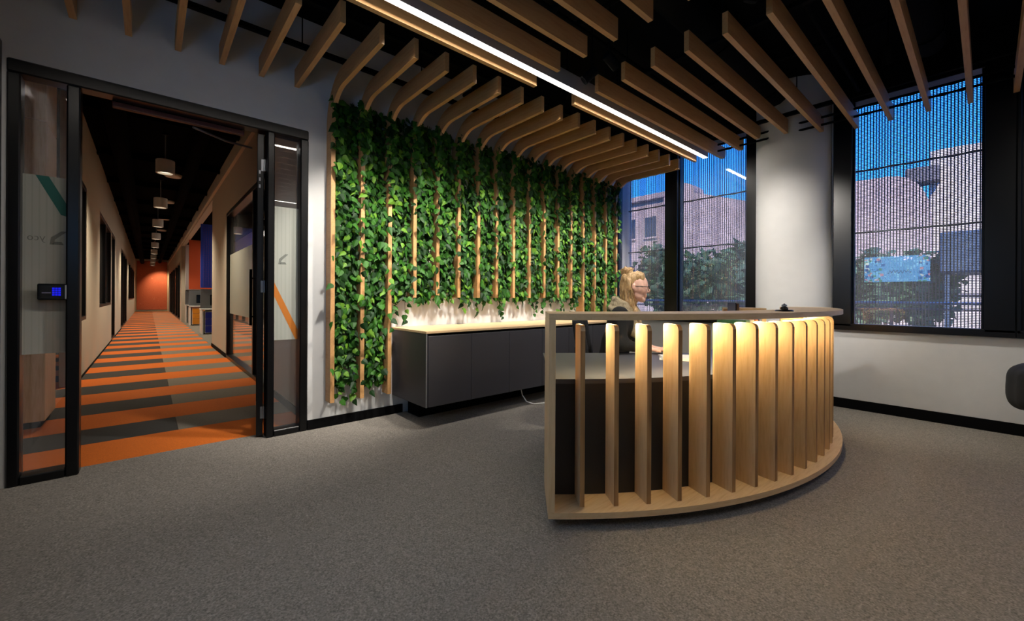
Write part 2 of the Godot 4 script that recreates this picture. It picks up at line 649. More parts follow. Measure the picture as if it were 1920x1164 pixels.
func build_outside() -> void:
	M.leaf_meshes = [leaf_mesh(0), leaf_mesh(1), leaf_mesh(2)]
	M.bark = mat(Color(0.20, 0.16, 0.13), 0.9)
	M.tree_leaf = mat(Color(0.26, 0.41, 0.31), 0.55)
	M.tree_leaf.backlight_enabled = true
	M.tree_leaf.backlight = Color(0.15, 0.3, 0.15)
	M.stone = tri(mat(Color(0.79, 0.74, 0.72), 0.9), Vector3(0.2, 0.2, 0.2))
	M.stone.albedo_texture = noise_tex(512, 0.01, [Color(0.85, 0.85, 0.85), Color(1, 1, 1)], 21, 4)
	M.pale_stone = mat(Color(0.80, 0.79, 0.77), 0.9)
	M.pane_dark = mat(Color(0.16, 0.22, 0.32), 0.15)
	M.concrete = mat(Color(0.42, 0.43, 0.45), 0.9)
	M.awning = mat(Color(0.22, 0.33, 0.42), 0.7)
	var g := MB.new()
	g.bb(Vector3(5.96, -0.9, -60), Vector3(60, -0.6, 40))
	struct("floor_street", g, M.concrete)
	var t := thing("stone_building", "pinkish stone building with tall windows beyond the mesh behind the receptionist", "building", Vector3(30, -0.6, -15))
	block(t, "wall", Vector3(0, 0, -22), Vector3(8, 9.9, 0.2), M.stone)
	block(t, "cornice", Vector3(-0.35, 9.5, -22.2), Vector3(0.2, 9.95, 0.2), M.stone)
	for k in 8:
		block(t, "window_pane", Vector3(-0.04, 6.6, -3.1 - k * 1.9), Vector3(0.3, 8.2, -2.1 - k * 1.9), M.pane_dark, 0.0)
		block(t, "window_pane", Vector3(-0.04, 2.6, -3.1 - k * 1.9), Vector3(0.3, 4.4, -2.1 - k * 1.9), M.pane_dark, 0.0)
		block(t, "window_sill", Vector3(-0.16, 6.45, -3.2 - k * 1.9), Vector3(0.2, 6.6, -2.0 - k * 1.9), M.stone)
	t = thing("gabled_building", "pinkish stone house front with a rounded gable beyond the mesh", "building", Vector3(28.0, -0.6, -14.2))
	var poly := PackedVector2Array([Vector2(-1.2, 0), Vector2(4.2, 0), Vector2(4.2, 7.9)])
	poly.append(Vector2(1.0, 9.0))
	for k in 9:
		var w := lerpf(0.0, PI, k / 8.0)
		poly.append(Vector2(cos(w) * 1.05, 9.1 + sin(w) * 0.75))
	poly.append(Vector2(-1.2, 9.0))
	var b := MB.new()
	b.prism(poly, Vector3.ZERO, Vector3(0, 0, 1), Vector3.UP, Vector3(1.5, 0, 0))
	obj("wall", b, M.stone, t)
	t = thing("curved_building", "low pale building with a rounded corner beyond the right-hand mesh", "building", Vector3(28.6, -0.6, -4.0))
	poly = PackedVector2Array([Vector2(-5.6, 0), Vector2(2.2, 0), Vector2(2.2, 5.4)])
	for k in 7:
		var w := lerpf(0.0, PI / 2, k / 6.0)
		poly.append(Vector2(0.6 + cos(w) * 1.5, 6.4 + sin(w) * 1.7))
	poly.append(Vector2(-5.6, 8.2))
	b = MB.new()
	b.prism(poly, Vector3.ZERO, Vector3(0, 0, 1), Vector3.UP, Vector3(1.5, 0, 0), 0.9)
	obj("wall", b, M.stone, t)
	t = thing("pale_building", "tall pale building with a projecting cornice beyond the right-hand mesh", "building", Vector3(31, -0.6, -2.0))
	block(t, "wall", Vector3(0, 0, 0), Vector3(8, 9.6, 9), M.pale_stone)
	block(t, "cornice", Vector3(-0.7, 7.9, -0.9), Vector3(0.5, 8.7, 0.4), M.concrete)
	t = thing("street_awning", "blue-grey shop awning beyond the right-hand mesh", "awning", Vector3(16, -0.6, -0.1))
	block(t, "canopy", Vector3(0, 2.5, -0.75), Vector3(2, 3.6, 2.6), M.awning)
	for z in [-0.65, 2.5]:
		block(t, "post", Vector3(0.1, 0, z), Vector3(0.2, 2.5, z + 0.1), M.awning, 0.01)
	var gw := thing("garden_wall", "low pale garden wall across the street behind the trees", "wall", Vector3(22, -0.6, -6))
	block(gw, "wall", Vector3(0, 0, -14), Vector3(0.3, 1.9, 12), M.pale_stone)
	block(gw, "coping", Vector3(-0.06, 1.9, -14), Vector3(0.36, 2.0, 12), M.concrete)
	tree("dark leafy tree outside, nearest the planted wall", Vector3(16.5, -0.6, -9.2), 4.0, 1.0, 1)
	tree("dark leafy tree outside, left of the thick window post", Vector3(18, -0.6, -9.0), 3.4, 0.8, 2)
	tree("broad leafy tree outside in the middle of the window behind the desk", Vector3(16, -0.6, -7.2), 3.5, 1.2, 3)
	tree("tall leafy tree outside beside the white column", Vector3(16, -0.6, -5.7), 3.7, 0.9, 4)
	tree("leafy tree outside at the left of the right-hand window", Vector3(17, -0.6, -2.4), 3.1, 0.7, 5)
	tree("leafy tree outside in the middle of the right-hand window", Vector3(18, -0.6, -1.3), 3.2, 0.7, 6)
	var rail := thing("street_railing", "pale metal railing outside the windows", "railing", Vector3(8, -0.6, 0))
	b = MB.new()
	b.tube([Vector3(0, 1.74, -9), Vector3(0, 1.74, 4)], 0.02, 0.02, 8)
	obj("handrail", b, M.silver, rail)
	b = MB.new()
	b.tube([Vector3(0, 1.66, -9), Vector3(0, 1.66, 4)], 0.012, 0.012, 8)
	obj("rail", b, M.concrete, rail)
	for k in 9:
		b = MB.new()
		b.tube([Vector3(0, 0, -8.9 + k * 1.6), Vector3(0, 1.74, -8.9 + k * 1.6)], 0.02, 0.02, 8)
		obj("post", b, M.concrete, rail)

# ---------------------------------------------------------------- corridor behind the doorway
func wall_with_holes(x: float, thick: float, z_near: float, z_far: float, top: float, holes: Array) -> MB:
	# holes: [z near, z far, y0, y1], ordered from near to far
	var b := MB.new()
	var z := z_near
	for h in holes:
		b.bb(Vector3(x, 0, h[0]), Vector3(x + thick, top, z))
		if h[2] > 0.0:
			b.bb(Vector3(x, 0, h[1]), Vector3(x + thick, h[2], h[0]))
		b.bb(Vector3(x, h[3], h[1]), Vector3(x + thick, top, h[0]))
		z = h[1]
	b.bb(Vector3(x, 0, z_far), Vector3(x + thick, top, z))
	return b

func glazing(called: String, x: float, z0: float, z1: float, y0: float, y1: float, posts: Array) -> Node3D:
	var w := struct(called)
	var b := MB.new()
	b.bb(Vector3(x - 0.06, y1 - 0.07, z1), Vector3(x + 0.06, y1, z0), 0.004)
	obj("head", b, M.black, w)
	b = MB.new()
	b.bb(Vector3(x - 0.06, y0, z1), Vector3(x + 0.06, y0 + 0.06, z0), 0.004)
	obj("sill", b, M.black, w)
	var all := [z0 - 0.035] + posts + [z1 + 0.035]
	for p in all:
		b = MB.new()
		b.bb(Vector3(x - 0.058, y0, p - 0.035), Vector3(x + 0.058, y1, p + 0.035), 0.004)
		obj("post", b, M.black, w)
	for i in all.size() - 1:
		b = MB.new()
		b.bb(Vector3(x - 0.005, y0 + 0.05, all[i + 1] + 0.03), Vector3(x + 0.005, y1 - 0.06, all[i] - 0.03))
		obj("pane", b, M.glass, w)
	return w

func film_material(c: Color) -> StandardMaterial3D:
	var im := Image.create(128, 4, false, Image.FORMAT_RGBA8)
	for x in 128:
		var a := 0.58 if x % 16 < 12 else 0.52
		im.fill_rect(Rect2i(x, 0, 1, 4), Color(1, 1, 1, a))
	var m := mat(c, 0.7)
	m.albedo_texture = ImageTexture.create_from_image(im)
	m.transparency = BaseMaterial3D.TRANSPARENCY_ALPHA
	return tri(m, Vector3(4, 4, 4))

func build_corridor() -> void:
	M.film = film_material(Color(0.70, 0.71, 0.67))
	var top := 3.86
	var xl := -0.73
	var ln := [[-8.3, -9.25, 0.82, 2.86], [-11.55, -14.9, 0.95, 2.86], [-15.1, -16.6, 0.0, 2.86], [-20.0, -25.2, 0.0, 2.86], [-27.2, -38.0, 0.95, 2.86]]
	struct("wall_corridor_left", wall_with_holes(xl - 0.14, 0.14, -7.9, -41.0, top, ln), M.corridor_paint)
	glazing("window_5", xl - 0.06, -8.3, -9.25, 0.82, 2.86, [])
	glazing("window_6", xl - 0.06, -11.55, -14.9, 0.95, 2.86, [-13.2])
	glazing("window_7", xl - 0.06, -15.1, -16.6, 0.0, 2.86, [])
	glazing("window_8", xl - 0.06, -20.0, -25.2, 0.0, 2.86, [-21.6, -23.4])
	glazing("window_9", xl - 0.06, -27.2, -38.0, 0.95, 2.86, [-30.0, -32.6, -35.4])
	var xr := 1.13
	var rn := [[-6.1, -9.7, 0.0, 2.79], [-12.07, -24.2, 0.0, 3.45], [-25.3, -38.5, 0.0, 2.81]]
	struct("wall_corridor_right", wall_with_holes(xr, 0.14, -4.14, -41.0, top, rn), M.corridor_paint)
	var w := glazing("window_10", xr + 0.06, -6.1, -9.7, 0.0, 2.79, [-7.0])
	var b := MB.new()
	b.bb(Vector3(xr + 0.050, 0.857, -9.6), Vector3(xr + 0.052, 1.98, -7.04))
	obj("frosted_film", b, M.film, w)
	b = MB.new()
	b.tube([Vector3(xr - 0.03, 0.775, -6.93), Vector3(xr - 0.03, 1.577, -6.93)], 0.018, 0.018, 10)
	b.tube([Vector3(xr - 0.03, 0.9, -6.93), Vector3(xr + 0.02, 0.9, -6.93)], 0.01, 0.01, 8)
	b.tube([Vector3(xr - 0.03, 1.45, -6.93), Vector3(xr + 0.02, 1.45, -6.93)], 0.01, 0.01, 8)
	obj("door_pull", b, M.matte, w)
	glazing("window_11", xr + 0.06, -25.3, -38.5, 0.0, 2.81, [-27.5, -30.0, -33.0, -36.0])
	b = MB.new()
	b.bb(Vector3(xr - 0.012, 0, -12.07), Vector3(xr, 0.08, -9.7), 0.002)
	b.bb(Vector3(xr - 0.012, 0, -6.1), Vector3(xr, 0.08, -4.2), 0.002)
	struct("baseboard_corridor_right", b, M.matte)
	b = MB.new()
	b.bb(Vector3(xl, 0, -15.1), Vector3(xl + 0.012, 0.03, -7.9), 0.002)
	b.bb(Vector3(xl, 0, -20.0), Vector3(xl + 0.012, 0.03, -16.6), 0.002)
	struct("baseboard_corridor_left", b, M.matte)
	b = MB.new()
	b.bb(Vector3(xr - 0.05, 3.5, -40.9), Vector3(xr, 3.56, -4.2), 0.004)
	struct("trim_1", b, M.corridor_paint)
	# ceiling, outer walls and far end
	b = MB.new()
	b.bb(Vector3(-3.8, top, -44), Vector3(6.2, top + 0.3, -4.14))
	struct("ceiling_corridor", b, M.soot)
	b = MB.new()
	b.bb(Vector3(-3.8, 0, -44), Vector3(-3.6, top + 0.2, -4.0))
	b.bb(Vector3(-3.8, 0, -4.14), Vector3(-0.9, top + 0.2, -4.0))
	struct("wall_office_left", b, M.corridor_paint)
	b = MB.new()
	b.bb(Vector3(5.94, 0, -44), Vector3(6.2, top + 0.2, -4.0))
	struct("wall_office_right", b, M.white)
	b = MB.new()
	b.bb(Vector3(-3.8, 0, -41.2), Vector3(6.2, top + 0.2, -41.0))
	struct("wall_corridor_end", b, M.corridor_paint)
	# black services under the corridor ceiling
	var sv := struct("ceiling_services")
	for e in [[-0.35, 3.6, 0.12], [0.62, 3.68, 0.1]]:
		b = MB.new()
		b.tube([Vector3(e[0], e[1], -4.3), Vector3(e[0], e[1], -40.8)], e[2], e[2], 12)
		obj("duct", b, M.soot, sv)
	for k in 14:
		b = MB.new()
		b.bb(Vector3(xl + 0.02, 3.74, -5.5 - k * 2.5), Vector3(xr - 0.02, 3.86, -5.62 - k * 2.5))
		obj("joist", b, M.soot, sv)
	# printed panel on the far wall
	var im := Image.create(512, 768, false, Image.FORMAT_RGBA8)
	var ns := FastNoiseLite.new()
	ns.seed = 5
	ns.frequency = 0.006
	ns.fractal_octaves = 2
	for y in 768:
		for x in 512:
			var a := ns.get_noise_2d(x, y)
			var l := absf(fmod(absf(a) * 9.0, 1.0) - 0.5)
			im.set_pixel(x, y, Color(0.62, 0.29, 0.20).lerp(Color(0.86, 0.60, 0.48), smoothstep(0.08, 0.02, l) * 0.7))
	var mm := mat(Color(1, 1, 1), 0.7)
	mm.albedo_texture = ImageTexture.create_from_image(im)
	var t := thing("mural_panel", "rust-orange printed wall panel with pale swirls at corridor end", "mural", Vector3(0.2, 0.12, -40.97))
	var pb := MB.new()
	var hw := 0.86
	var hh := 3.6
	pb.v.append_array([Vector3(-hw, 0, 0.02), Vector3(-hw, hh, 0.02), Vector3(hw, hh, 0.02), Vector3(-hw, 0, 0.02), Vector3(hw, hh, 0.02), Vector3(hw, 0, 0.02)])
	for k in 6:
		pb.n.append(Vector3(0, 0, 1))
	pb.uv.append_array([Vector2(0, 1), Vector2(0, 0), Vector2(1, 0), Vector2(0, 1), Vector2(1, 0), Vector2(1, 1)])
	obj("print", pb, mm, t)
	b = MB.new()
	b.bb(Vector3(-hw, 0, -0.025), Vector3(hw, hh, 0.018))
	obj("backing_board", b, M.matte, t)
	# plywood clad pier beside the left sidelight
	t = thing("plywood_pier", "plywood clad pier on a black plinth behind the left sidelight", "pier", Vector3(-1.2, 0, -5.88))
	b = MB.new()
	b.bb(Vector3(-0.5, 0.06, -0.28), Vector3(0.5, 2.76, 0.28), 0.004)
	obj("panel", b, M.ply_y, t)
	b = MB.new()
	b.bb(Vector3(-0.5, 2.768, -0.28), Vector3(0.5, 3.855, 0.28), 0.004)
	obj("panel", b, M.ply_y, t)
	b = MB.new()
	b.bb(Vector3(-0.47, 0, -0.25), Vector3(0.47, 0.06, 0.25))
	obj("plinth", b, M.matte, t)
	b = MB.new()
	b.bb(Vector3(-1.75, 0, -7.9), Vector3(-1.7, 3.86, -6.2))
	struct("wall_passage", b, M.matte)
	# pendants
	var proto: Node3D
	for k in 9:
		var z := -8.9 - 3.55 * k
		var lab: String = ["white drum pendant hanging nearest in the corridor", "second white drum pendant along the corridor", "third white drum pendant along the corridor", "fourth white drum pendant along the corridor", "fifth white drum pendant along the corridor", "sixth white drum pendant along the corridor", "seventh white drum pendant along the corridor", "eighth white drum pendant along the corridor", "last white drum pendant before the orange panel"][k]
		if k == 0:
			proto = thing("pendant_lamp", lab, "pendant lamp", Vector3(0.2, 3.2, z), 0, "drum pendants along the corridor")
			b = MB.new()
			b.lathe(Vector3.ZERO, [Vector2(0.098, 0.0), Vector2(0.122, 0.0), Vector2(0.124, 0.006), Vector2(0.124, 0.21), Vector2(0.118, 0.216), Vector2(0.0, 0.216)], 28)
			b.lathe(Vector3.ZERO, [Vector2(0.098, 0.05), Vector2(0.098, 0.0)], 28)
			obj("shade", b, M.white, proto)
			b = MB.new()
			b.lathe(Vector3.ZERO, [Vector2(0.0, 0.03), Vector2(0.095, 0.03)], 24)
			obj("diffuser", b, glow(Color(1.0, 0.93, 0.82), 1.2), proto)
			b = MB.new()
			b.tube([Vector3(0, 0.216, 0), Vector3(0, 0.645, 0)], 0.008, 0.008, 8)
			obj("stem", b, M.silver, proto)
			b = MB.new()
			b.lathe(Vector3.ZERO, [Vector2(0.0, 0.63), Vector2(0.05, 0.63), Vector2(0.05, 0.66)], 16)
			obj("ceiling_rose", b, M.matte, proto)
		else:
			var c := proto.duplicate()
			c.name = numbered("pendant_lamp")
			add_child(c)
			c.position = Vector3(0.2, 3.2, z)
			c.set_meta("label", lab)
		spot(Vector3(0.2, 3.19, z), Vector3(0.2, 0, z), 5.5, 66, Color(1.0, 0.92, 0.80), 0.09)
	for k in 4:
		b = MB.new()
		b.lathe(Vector3.ZERO, [Vector2(0.0, 0.0), Vector2(0.14, 0.0), Vector2(0.16, 0.02), Vector2(0.16, 0.05), Vector2(0.0, 0.05)], 24)
		var o := obj("air_diffuser", b, M.white)
		o.position = Vector3(0.40, 3.80, -11.8 - 3.4 * k)
		tag(o, ["round white ceiling diffuser nearest in the corridor", "second round white ceiling diffuser along the corridor", "third round white ceiling diffuser along the corridor", "fourth round white ceiling diffuser along the corridor"][k], "diffuser", "round ceiling diffusers")
	spot(Vector3(0.55, 3.3, -39.6), Vector3(0.75, 1.6, -41), 7.0, 40, Color(1.0, 0.85, 0.62))
	build_workstations()

func build_workstations() -> void:
	# bays in the open office right of the corridor
	var rows := [[-16.2, "blue", Color(0.14, 0.24, 0.66)], [-21.2, "orange", Color(0.72, 0.28, 0.10)], [-23.3, "white", Color(0.72, 0.70, 0.70)]]
	for i in 3:
		var z: float = rows[i][0]
		var col: String = rows[i][1]
		var fab := mat(rows[i][2], 0.8)
		var t := thing("hanging_screen", "%s hanging screen above a desk in the open office" % col, "screen", Vector3(1.32, 0, z))
		var b := MB.new()
		b.bb(Vector3(-0.1, 1.44, -0.02), Vector3(1.6, 3.44, 0.02), 0.006)
		obj("panel", b, fab, t)
		if i == 0:
			for k in 9:
				for j in 26:
					b = MB.new()
					b.box(Vector3(-0.02 + k * 0.06, 1.52 + j * 0.072, 0.024), Vector3(0.018, 0.05, 0.006))
					var o := obj("slot", b, M.slot if M.has("slot") else _slot(), t)
					o.name = "slot"
		b = MB.new()
		for x in [0.1, 1.4]:
			b.tube([Vector3(x, 3.44, 0), Vector3(x, 3.86, 0)], 0.004, 0.004, 6)
		obj("hanger", b, M.matte, t)
		t = thing("office_desk", "white office desk under the %s hanging screen" % col, "desk", Vector3(1.32, 0, z))
		b = MB.new()
		b.bb(Vector3(-0.1, 0.75, -0.35), Vector3(1.6, 0.785, 0.4), 0.004)
		obj("desktop", b, M.white, t)
		b = MB.new()
		b.bb(Vector3(-0.09, 0, -0.33), Vector3(-0.05, 0.75, 0.36), 0.004)
		obj("end_panel", b, M.white, t)
		b = MB.new()
		b.bb(Vector3(-0.1, 0.785, -0.03), Vector3(1.6, 1.40, 0.0), 0.006)
		obj("divider", b, mat(Color(0.36, 0.37, 0.38), 0.9), t)
		t = thing("desk_pedestal", "%s drawer pedestal under an office desk" % ["blue", "yellow", "orange"][i], "drawers", Vector3(1.36, 0, z + 0.05))
		b = MB.new()
		b.bb(Vector3(-0.05, 0.03, -0.28), Vector3(0.37, 0.7, 0.28), 0.006)
		obj("carcass", b, M.white, t)
		for k in 3:
			b = MB.new()
			b.bb(Vector3(-0.04, 0.05 + k * 0.215, 0.28), Vector3(0.36, 0.255 + k * 0.215, 0.3), 0.004)
			obj("drawer", b, mat([Color(0.03, 0.11, 0.52), Color(0.75, 0.46, 0.06), Color(0.75, 0.30, 0.10)][i], 0.5), t)
		b = MB.new()
		for x in [-0.02, 0.34]:
			for zz in [-0.22, 0.22]:
				b.tube([Vector3(x, 0, zz), Vector3(x, 0.03, zz)], 0.02, 0.02, 8)
		obj("castors", b, M.matte, t)
		if i < 2:
			t = thing("desk_monitor", "dark desk monitor below the %s hanging screen" % col, "monitor", Vector3(1.75, 0.785, z + 0.18), 0.1)
			b = MB.new()
			b.bb(Vector3(-0.3, 0.1, -0.015), Vector3(0.3, 0.44, 0.015), 0.006)
			obj("casing", b, M.black, t)
			b = MB.new()
			b.bb(Vector3(-0.285, 0.115, 0.015), Vector3(0.285, 0.425, 0.017))
			obj("display", b, mat(Color(0.05, 0.08, 0.12), 0.15), t)
			b = MB.new()
			b.bb(Vector3(-0.03, 0, -0.02), Vector3(0.03, 0.12, -0.005), 0.003)
			b.bb(Vector3(-0.12, 0, -0.1), Vector3(0.12, 0.012, 0.08), 0.003)
			obj("stand", b, M.black, t)
	var lamp := thing("office_light", "long white light panel over the open office desks", "light panel", Vector3(3.2, 3.5, -18))
	var b2 := MB.new()
	b2.bb(Vector3(-0.15, 0, -5), Vector3(0.15, 0.06, 5), 0.004)
	obj("housing", b2, M.white, lamp)
	b2 = MB.new()
	b2.bb(Vector3(-0.13, -0.006, -4.95), Vector3(0.13, 0, 4.95))
	obj("light_diffuser", b2, glow(Color(1, 0.96, 0.9), 2.0), lamp)
	b2 = MB.new()
	for z in [-4.0, 0.0, 4.0]:
		b2.tube([Vector3(0, 0.06, z), Vector3(0, 0.36, z)], 0.006, 0.006, 6)
	obj("hanger", b2, M.matte, lamp)
	area(Vector3(3.2, 3.48, -18), Vector2(0.26, 9.9), Vector3.DOWN, 10.0, Color(1, 0.96, 0.9))

func _slot() -> Material:
	M.slot = mat(Color(0.30, 0.22, 0.55), 0.7)
	return M.slot

# ---------------------------------------------------------------- glazed doorway
func bar(parent: Node, called: String, a: Vector3, c: Vector3, m: Material, bv := 0.004) -> MeshInstance3D:
	var b := MB.new()
	b.bb(a, c, bv)
	return obj(called, b, m, parent)

func build_doorway() -> void:
	var f := struct("door_1")
	var z0 := -4.11
	var z1 := -3.985
	for x in [[-0.665, -0.607], [-0.41, -0.346], [0.749, 0.805], [1.005, 1.071]]:
		bar(f, "post", Vector3(x[0], 0, z0), Vector3(x[1], 2.585, z1), M.black, 0.008)
	bar(f, "head", Vector3(-0.665, 2.585, z0), Vector3(1.071, 2.67, z1), M.black, 0.008)
	for x in [[-0.607, -0.41], [0.805, 1.005]]:
		bar(f, "sill", Vector3(x[0], 0, z0), Vector3(x[1], 0.055, z1), M.black, 0.006)
		bar(f, "pane", Vector3(x[0] - 0.005, 0.05, -4.065), Vector3(x[1] + 0.005, 2.59, -4.055), M.glass, 0.0)
		bar(f, "frosted_film", Vector3(x[0], 0.815, -4.053), Vector3(x[1], 1.975, -4.052), M.film, 0.0)
	# coloured strokes and the logo mark cut in film
	var teal := mat(Color(0.10, 0.38, 0.34, 0.85), 0.6)
	teal.transparency = BaseMaterial3D.TRANSPARENCY_ALPHA
	var amber := mat(Color(0.72, 0.42, 0.10, 0.85), 0.6)
	amber.transparency = BaseMaterial3D.TRANSPARENCY_ALPHA
	var grey := mat(Color(0.36, 0.38, 0.36, 0.26), 0.6)
	grey.transparency = BaseMaterial3D.TRANSPARENCY_ALPHA
	var b := MB.new()
	b.prism(PackedVector2Array([Vector2(-0.553, 1.975), Vector2(-0.495, 1.975), Vector2(-0.412, 1.80), Vector2(-0.412, 1.72), Vector2(-0.44, 1.73)]), Vector3(0, 0, -4.0515), Vector3.RIGHT, Vector3.UP, Vector3(0, 0, 0.0005))
	obj("teal_stroke", b, teal, f)
	b = MB.new()
	b.prism(PackedVector2Array([Vector2(0.806, 1.34), Vector2(0.806, 1.22), Vector2(0.985, 0.815), Vector2(1.004, 0.815), Vector2(1.004, 0.90)]), Vector3(0, 0, -4.0515), Vector3.RIGHT, Vector3.UP, Vector3(0, 0, 0.0005))
	obj("amber_stroke", b, amber, f)
	for at in [Vector2(-0.462, 1.575), Vector2(0.875, 1.52)]:
		b = MB.new()
		b.prism(PackedVector2Array([Vector2(-0.028, -0.045), Vector2(-0.01, -0.045), Vector2(-0.004, -0.012), Vector2(0.05, 0.045), Vector2(0.026, 0.045), Vector2(-0.022, 0.002)]), Vector3(at.x, at.y, -4.0512), Vector3.RIGHT, Vector3.UP, Vector3(0, 0, 0.0005))
		b.prism(PackedVector2Array([Vector2(-0.02, -0.045), Vector2(0.036, -0.045), Vector2(0.026, -0.026), Vector2(-0.006, -0.026)]), Vector3(at.x, at.y, -4.0508), Vector3.RIGHT, Vector3.UP, Vector3(0, 0, 0.0005))
		obj("logo_mark", b, grey, f)
	var tm := TextMesh.new()
	tm.text = "yco"
	var sf := SystemFont.new()
	sf.font_names = PackedStringArray(["Droid Sans"])
	tm.font = sf
	tm.font_size = 24
	tm.pixel_size = 0.0022
	tm.depth = 0.0006
	var tx := obj("logo_letters", tm, grey, f)
	tx.transform = Transform3D(Basis(Vector3.UP, PI), Vector3(-0.55, 1.57, -4.0508))
	# open door leaf, seen on its edge
	var leaf := Node3D.new()
	leaf.name = "door_leaf"
	f.add_child(leaf)
	leaf.position = Vector3(0.712, 0.008, -4.06)
	leaf.rotation.y = PI / 2 - 0.165
	for e in [[0.0, 0.085], [0.86, 0.95]]:
		bar(leaf, "stile", Vector3(e[0], 0, -0.025), Vector3(e[1], 2.565, 0.025), M.black, 0.004)
	bar(leaf, "rail", Vector3(0.085, 0, -0.025), Vector3(0.86, 0.12, 0.025), M.black, 0.004)
	bar(leaf, "rail", Vector3(0.085, 2.47, -0.025), Vector3(0.86, 2.565, 0.025), M.black, 0.004)
	bar(leaf, "pane", Vector3(0.08, 0.11, -0.005), Vector3(0.865, 2.48, 0.005), M.glass, 0.0)
	for y in [0.2, 1.27, 2.3]:
		b = MB.new()
		b.bb(Vector3(-0.004, y - 0.05, 0.004), Vector3(0.0, y + 0.05, 0.024), 0.001)
		b.tube([Vector3(-0.008, y - 0.05, 0.03), Vector3(-0.008, y + 0.05, 0.03)], 0.008, 0.008, 10)
		obj("hinge", b, M.steel, leaf)
	for y in [2.12, 2.18, 2.24]:
		b = MB.new()
		b.box(Vector3(-0.002, y, -0.006), Vector3(0.004, 0.03, 0.014), 0.001)
		obj("lock_plate", b, M.steel, leaf)
	b = MB.new()
	b.tube([Vector3(0.26, 2.53, -4.14), Vector3(0.5, 2.53, -4.32), Vector3(0.70, 2.54, -4.40)], 0.009, 0.009, 8)
	obj("closer_arm", b, M.steel, f)
	bar(f, "closer_track", Vector3(-0.2, 2.545, -4.15), Vector3(0.6, 2.585, -4.11), mat(Color(0.28, 0.12, 0.10), 0.5), 0.003)
	# touch panel on the left sidelight
	var t := thing("access_panel", "small black touch panel with glowing blue keypad on left sidelight", "access panel", Vector3(-0.468, 1.218, -4.0))
	b = MB.new()
	b.box(Vector3(0, 0, 0), Vector3(0.134, 0.105, 0.03), 0.006)
	b.box(Vector3(0, 0, -0.03), Vector3(0.09, 0.07, 0.044), 0.004)
	obj("casing", b, M.black, t)
	b = MB.new()
	b.bb(Vector3(-0.055, -0.04, 0.015), Vector3(0.05, 0.04, 0.0162))
	obj("display", b, mat(Color(0.012, 0.013, 0.02), 0.2), t)
	for j in 4:
		for i in 3:
			b = MB.new()
			b.box(Vector3(0.004 + i * 0.0135, 0.022 - j * 0.0135, 0.0166), Vector3(0.0115, 0.0115, 0.001), 0.0003)
			obj("key_light", b, glow(Color(0.05, 0.08, 0.85), 0.5), t)
	b = MB.new()
	b.box(Vector3(-0.027, -0.006, 0.0166), Vector3(0.04, 0.008, 0.001))
	obj("status_bar", b, mat(Color(0.42, 0.40, 0.48), 0.4), t)
	b = MB.new()
	b.bb(Vector3(0.055, -0.046, 0.015), Vector3(0.062, 0.046, 0.017), 0.0008)
	obj("card_slot", b, M.silver, t)

# ---------------------------------------------------------------- ribs and ceiling slats
const ORD := ["first", "second", "third", "fourth", "fifth", "sixth", "seventh", "eighth", "ninth", "tenth", "eleventh", "twelfth", "thirteenth", "fourteenth", "fifteenth", "sixteenth", "seventeenth"]

func rib_poly(bottom: float) -> PackedVector2Array:
	# in (z, y): up the wall, round the bend and out under the ceiling
	var p := PackedVector2Array()
	p.append(Vector2(-3.999, bottom))
	for k in 11:
		var w := lerpf(PI, PI / 2, k / 10.0)
		p.append(Vector2(-3.6 + cos(w) * 0.399, 2.75 + sin(w) * 0.4))
	p.append(Vector2(-2.845, 3.15))
	p.append(Vector2(-2.845, 3.0))
	for k in 11:
		var w := lerpf(PI / 2, PI, k / 10.0)
		p.append(Vector2(-3.6 + cos(w) * 0.27, 2.75 + sin(w) * 0.25))
	p.append(Vector2(-3.87, bottom))
	return p

func slat(called: String, label: String, group: String, poly: PackedVector2Array, o: Vector3, u: Vector3, d: Vector3, m: Material, base: Vector3) -> void:
	var b := MB.new()
	b.prism(poly, o - base, u, Vector3.UP, d, 0.9)
	var n := obj(called, b, m)
	n.position = base
	tag(n, label, "slat", group)

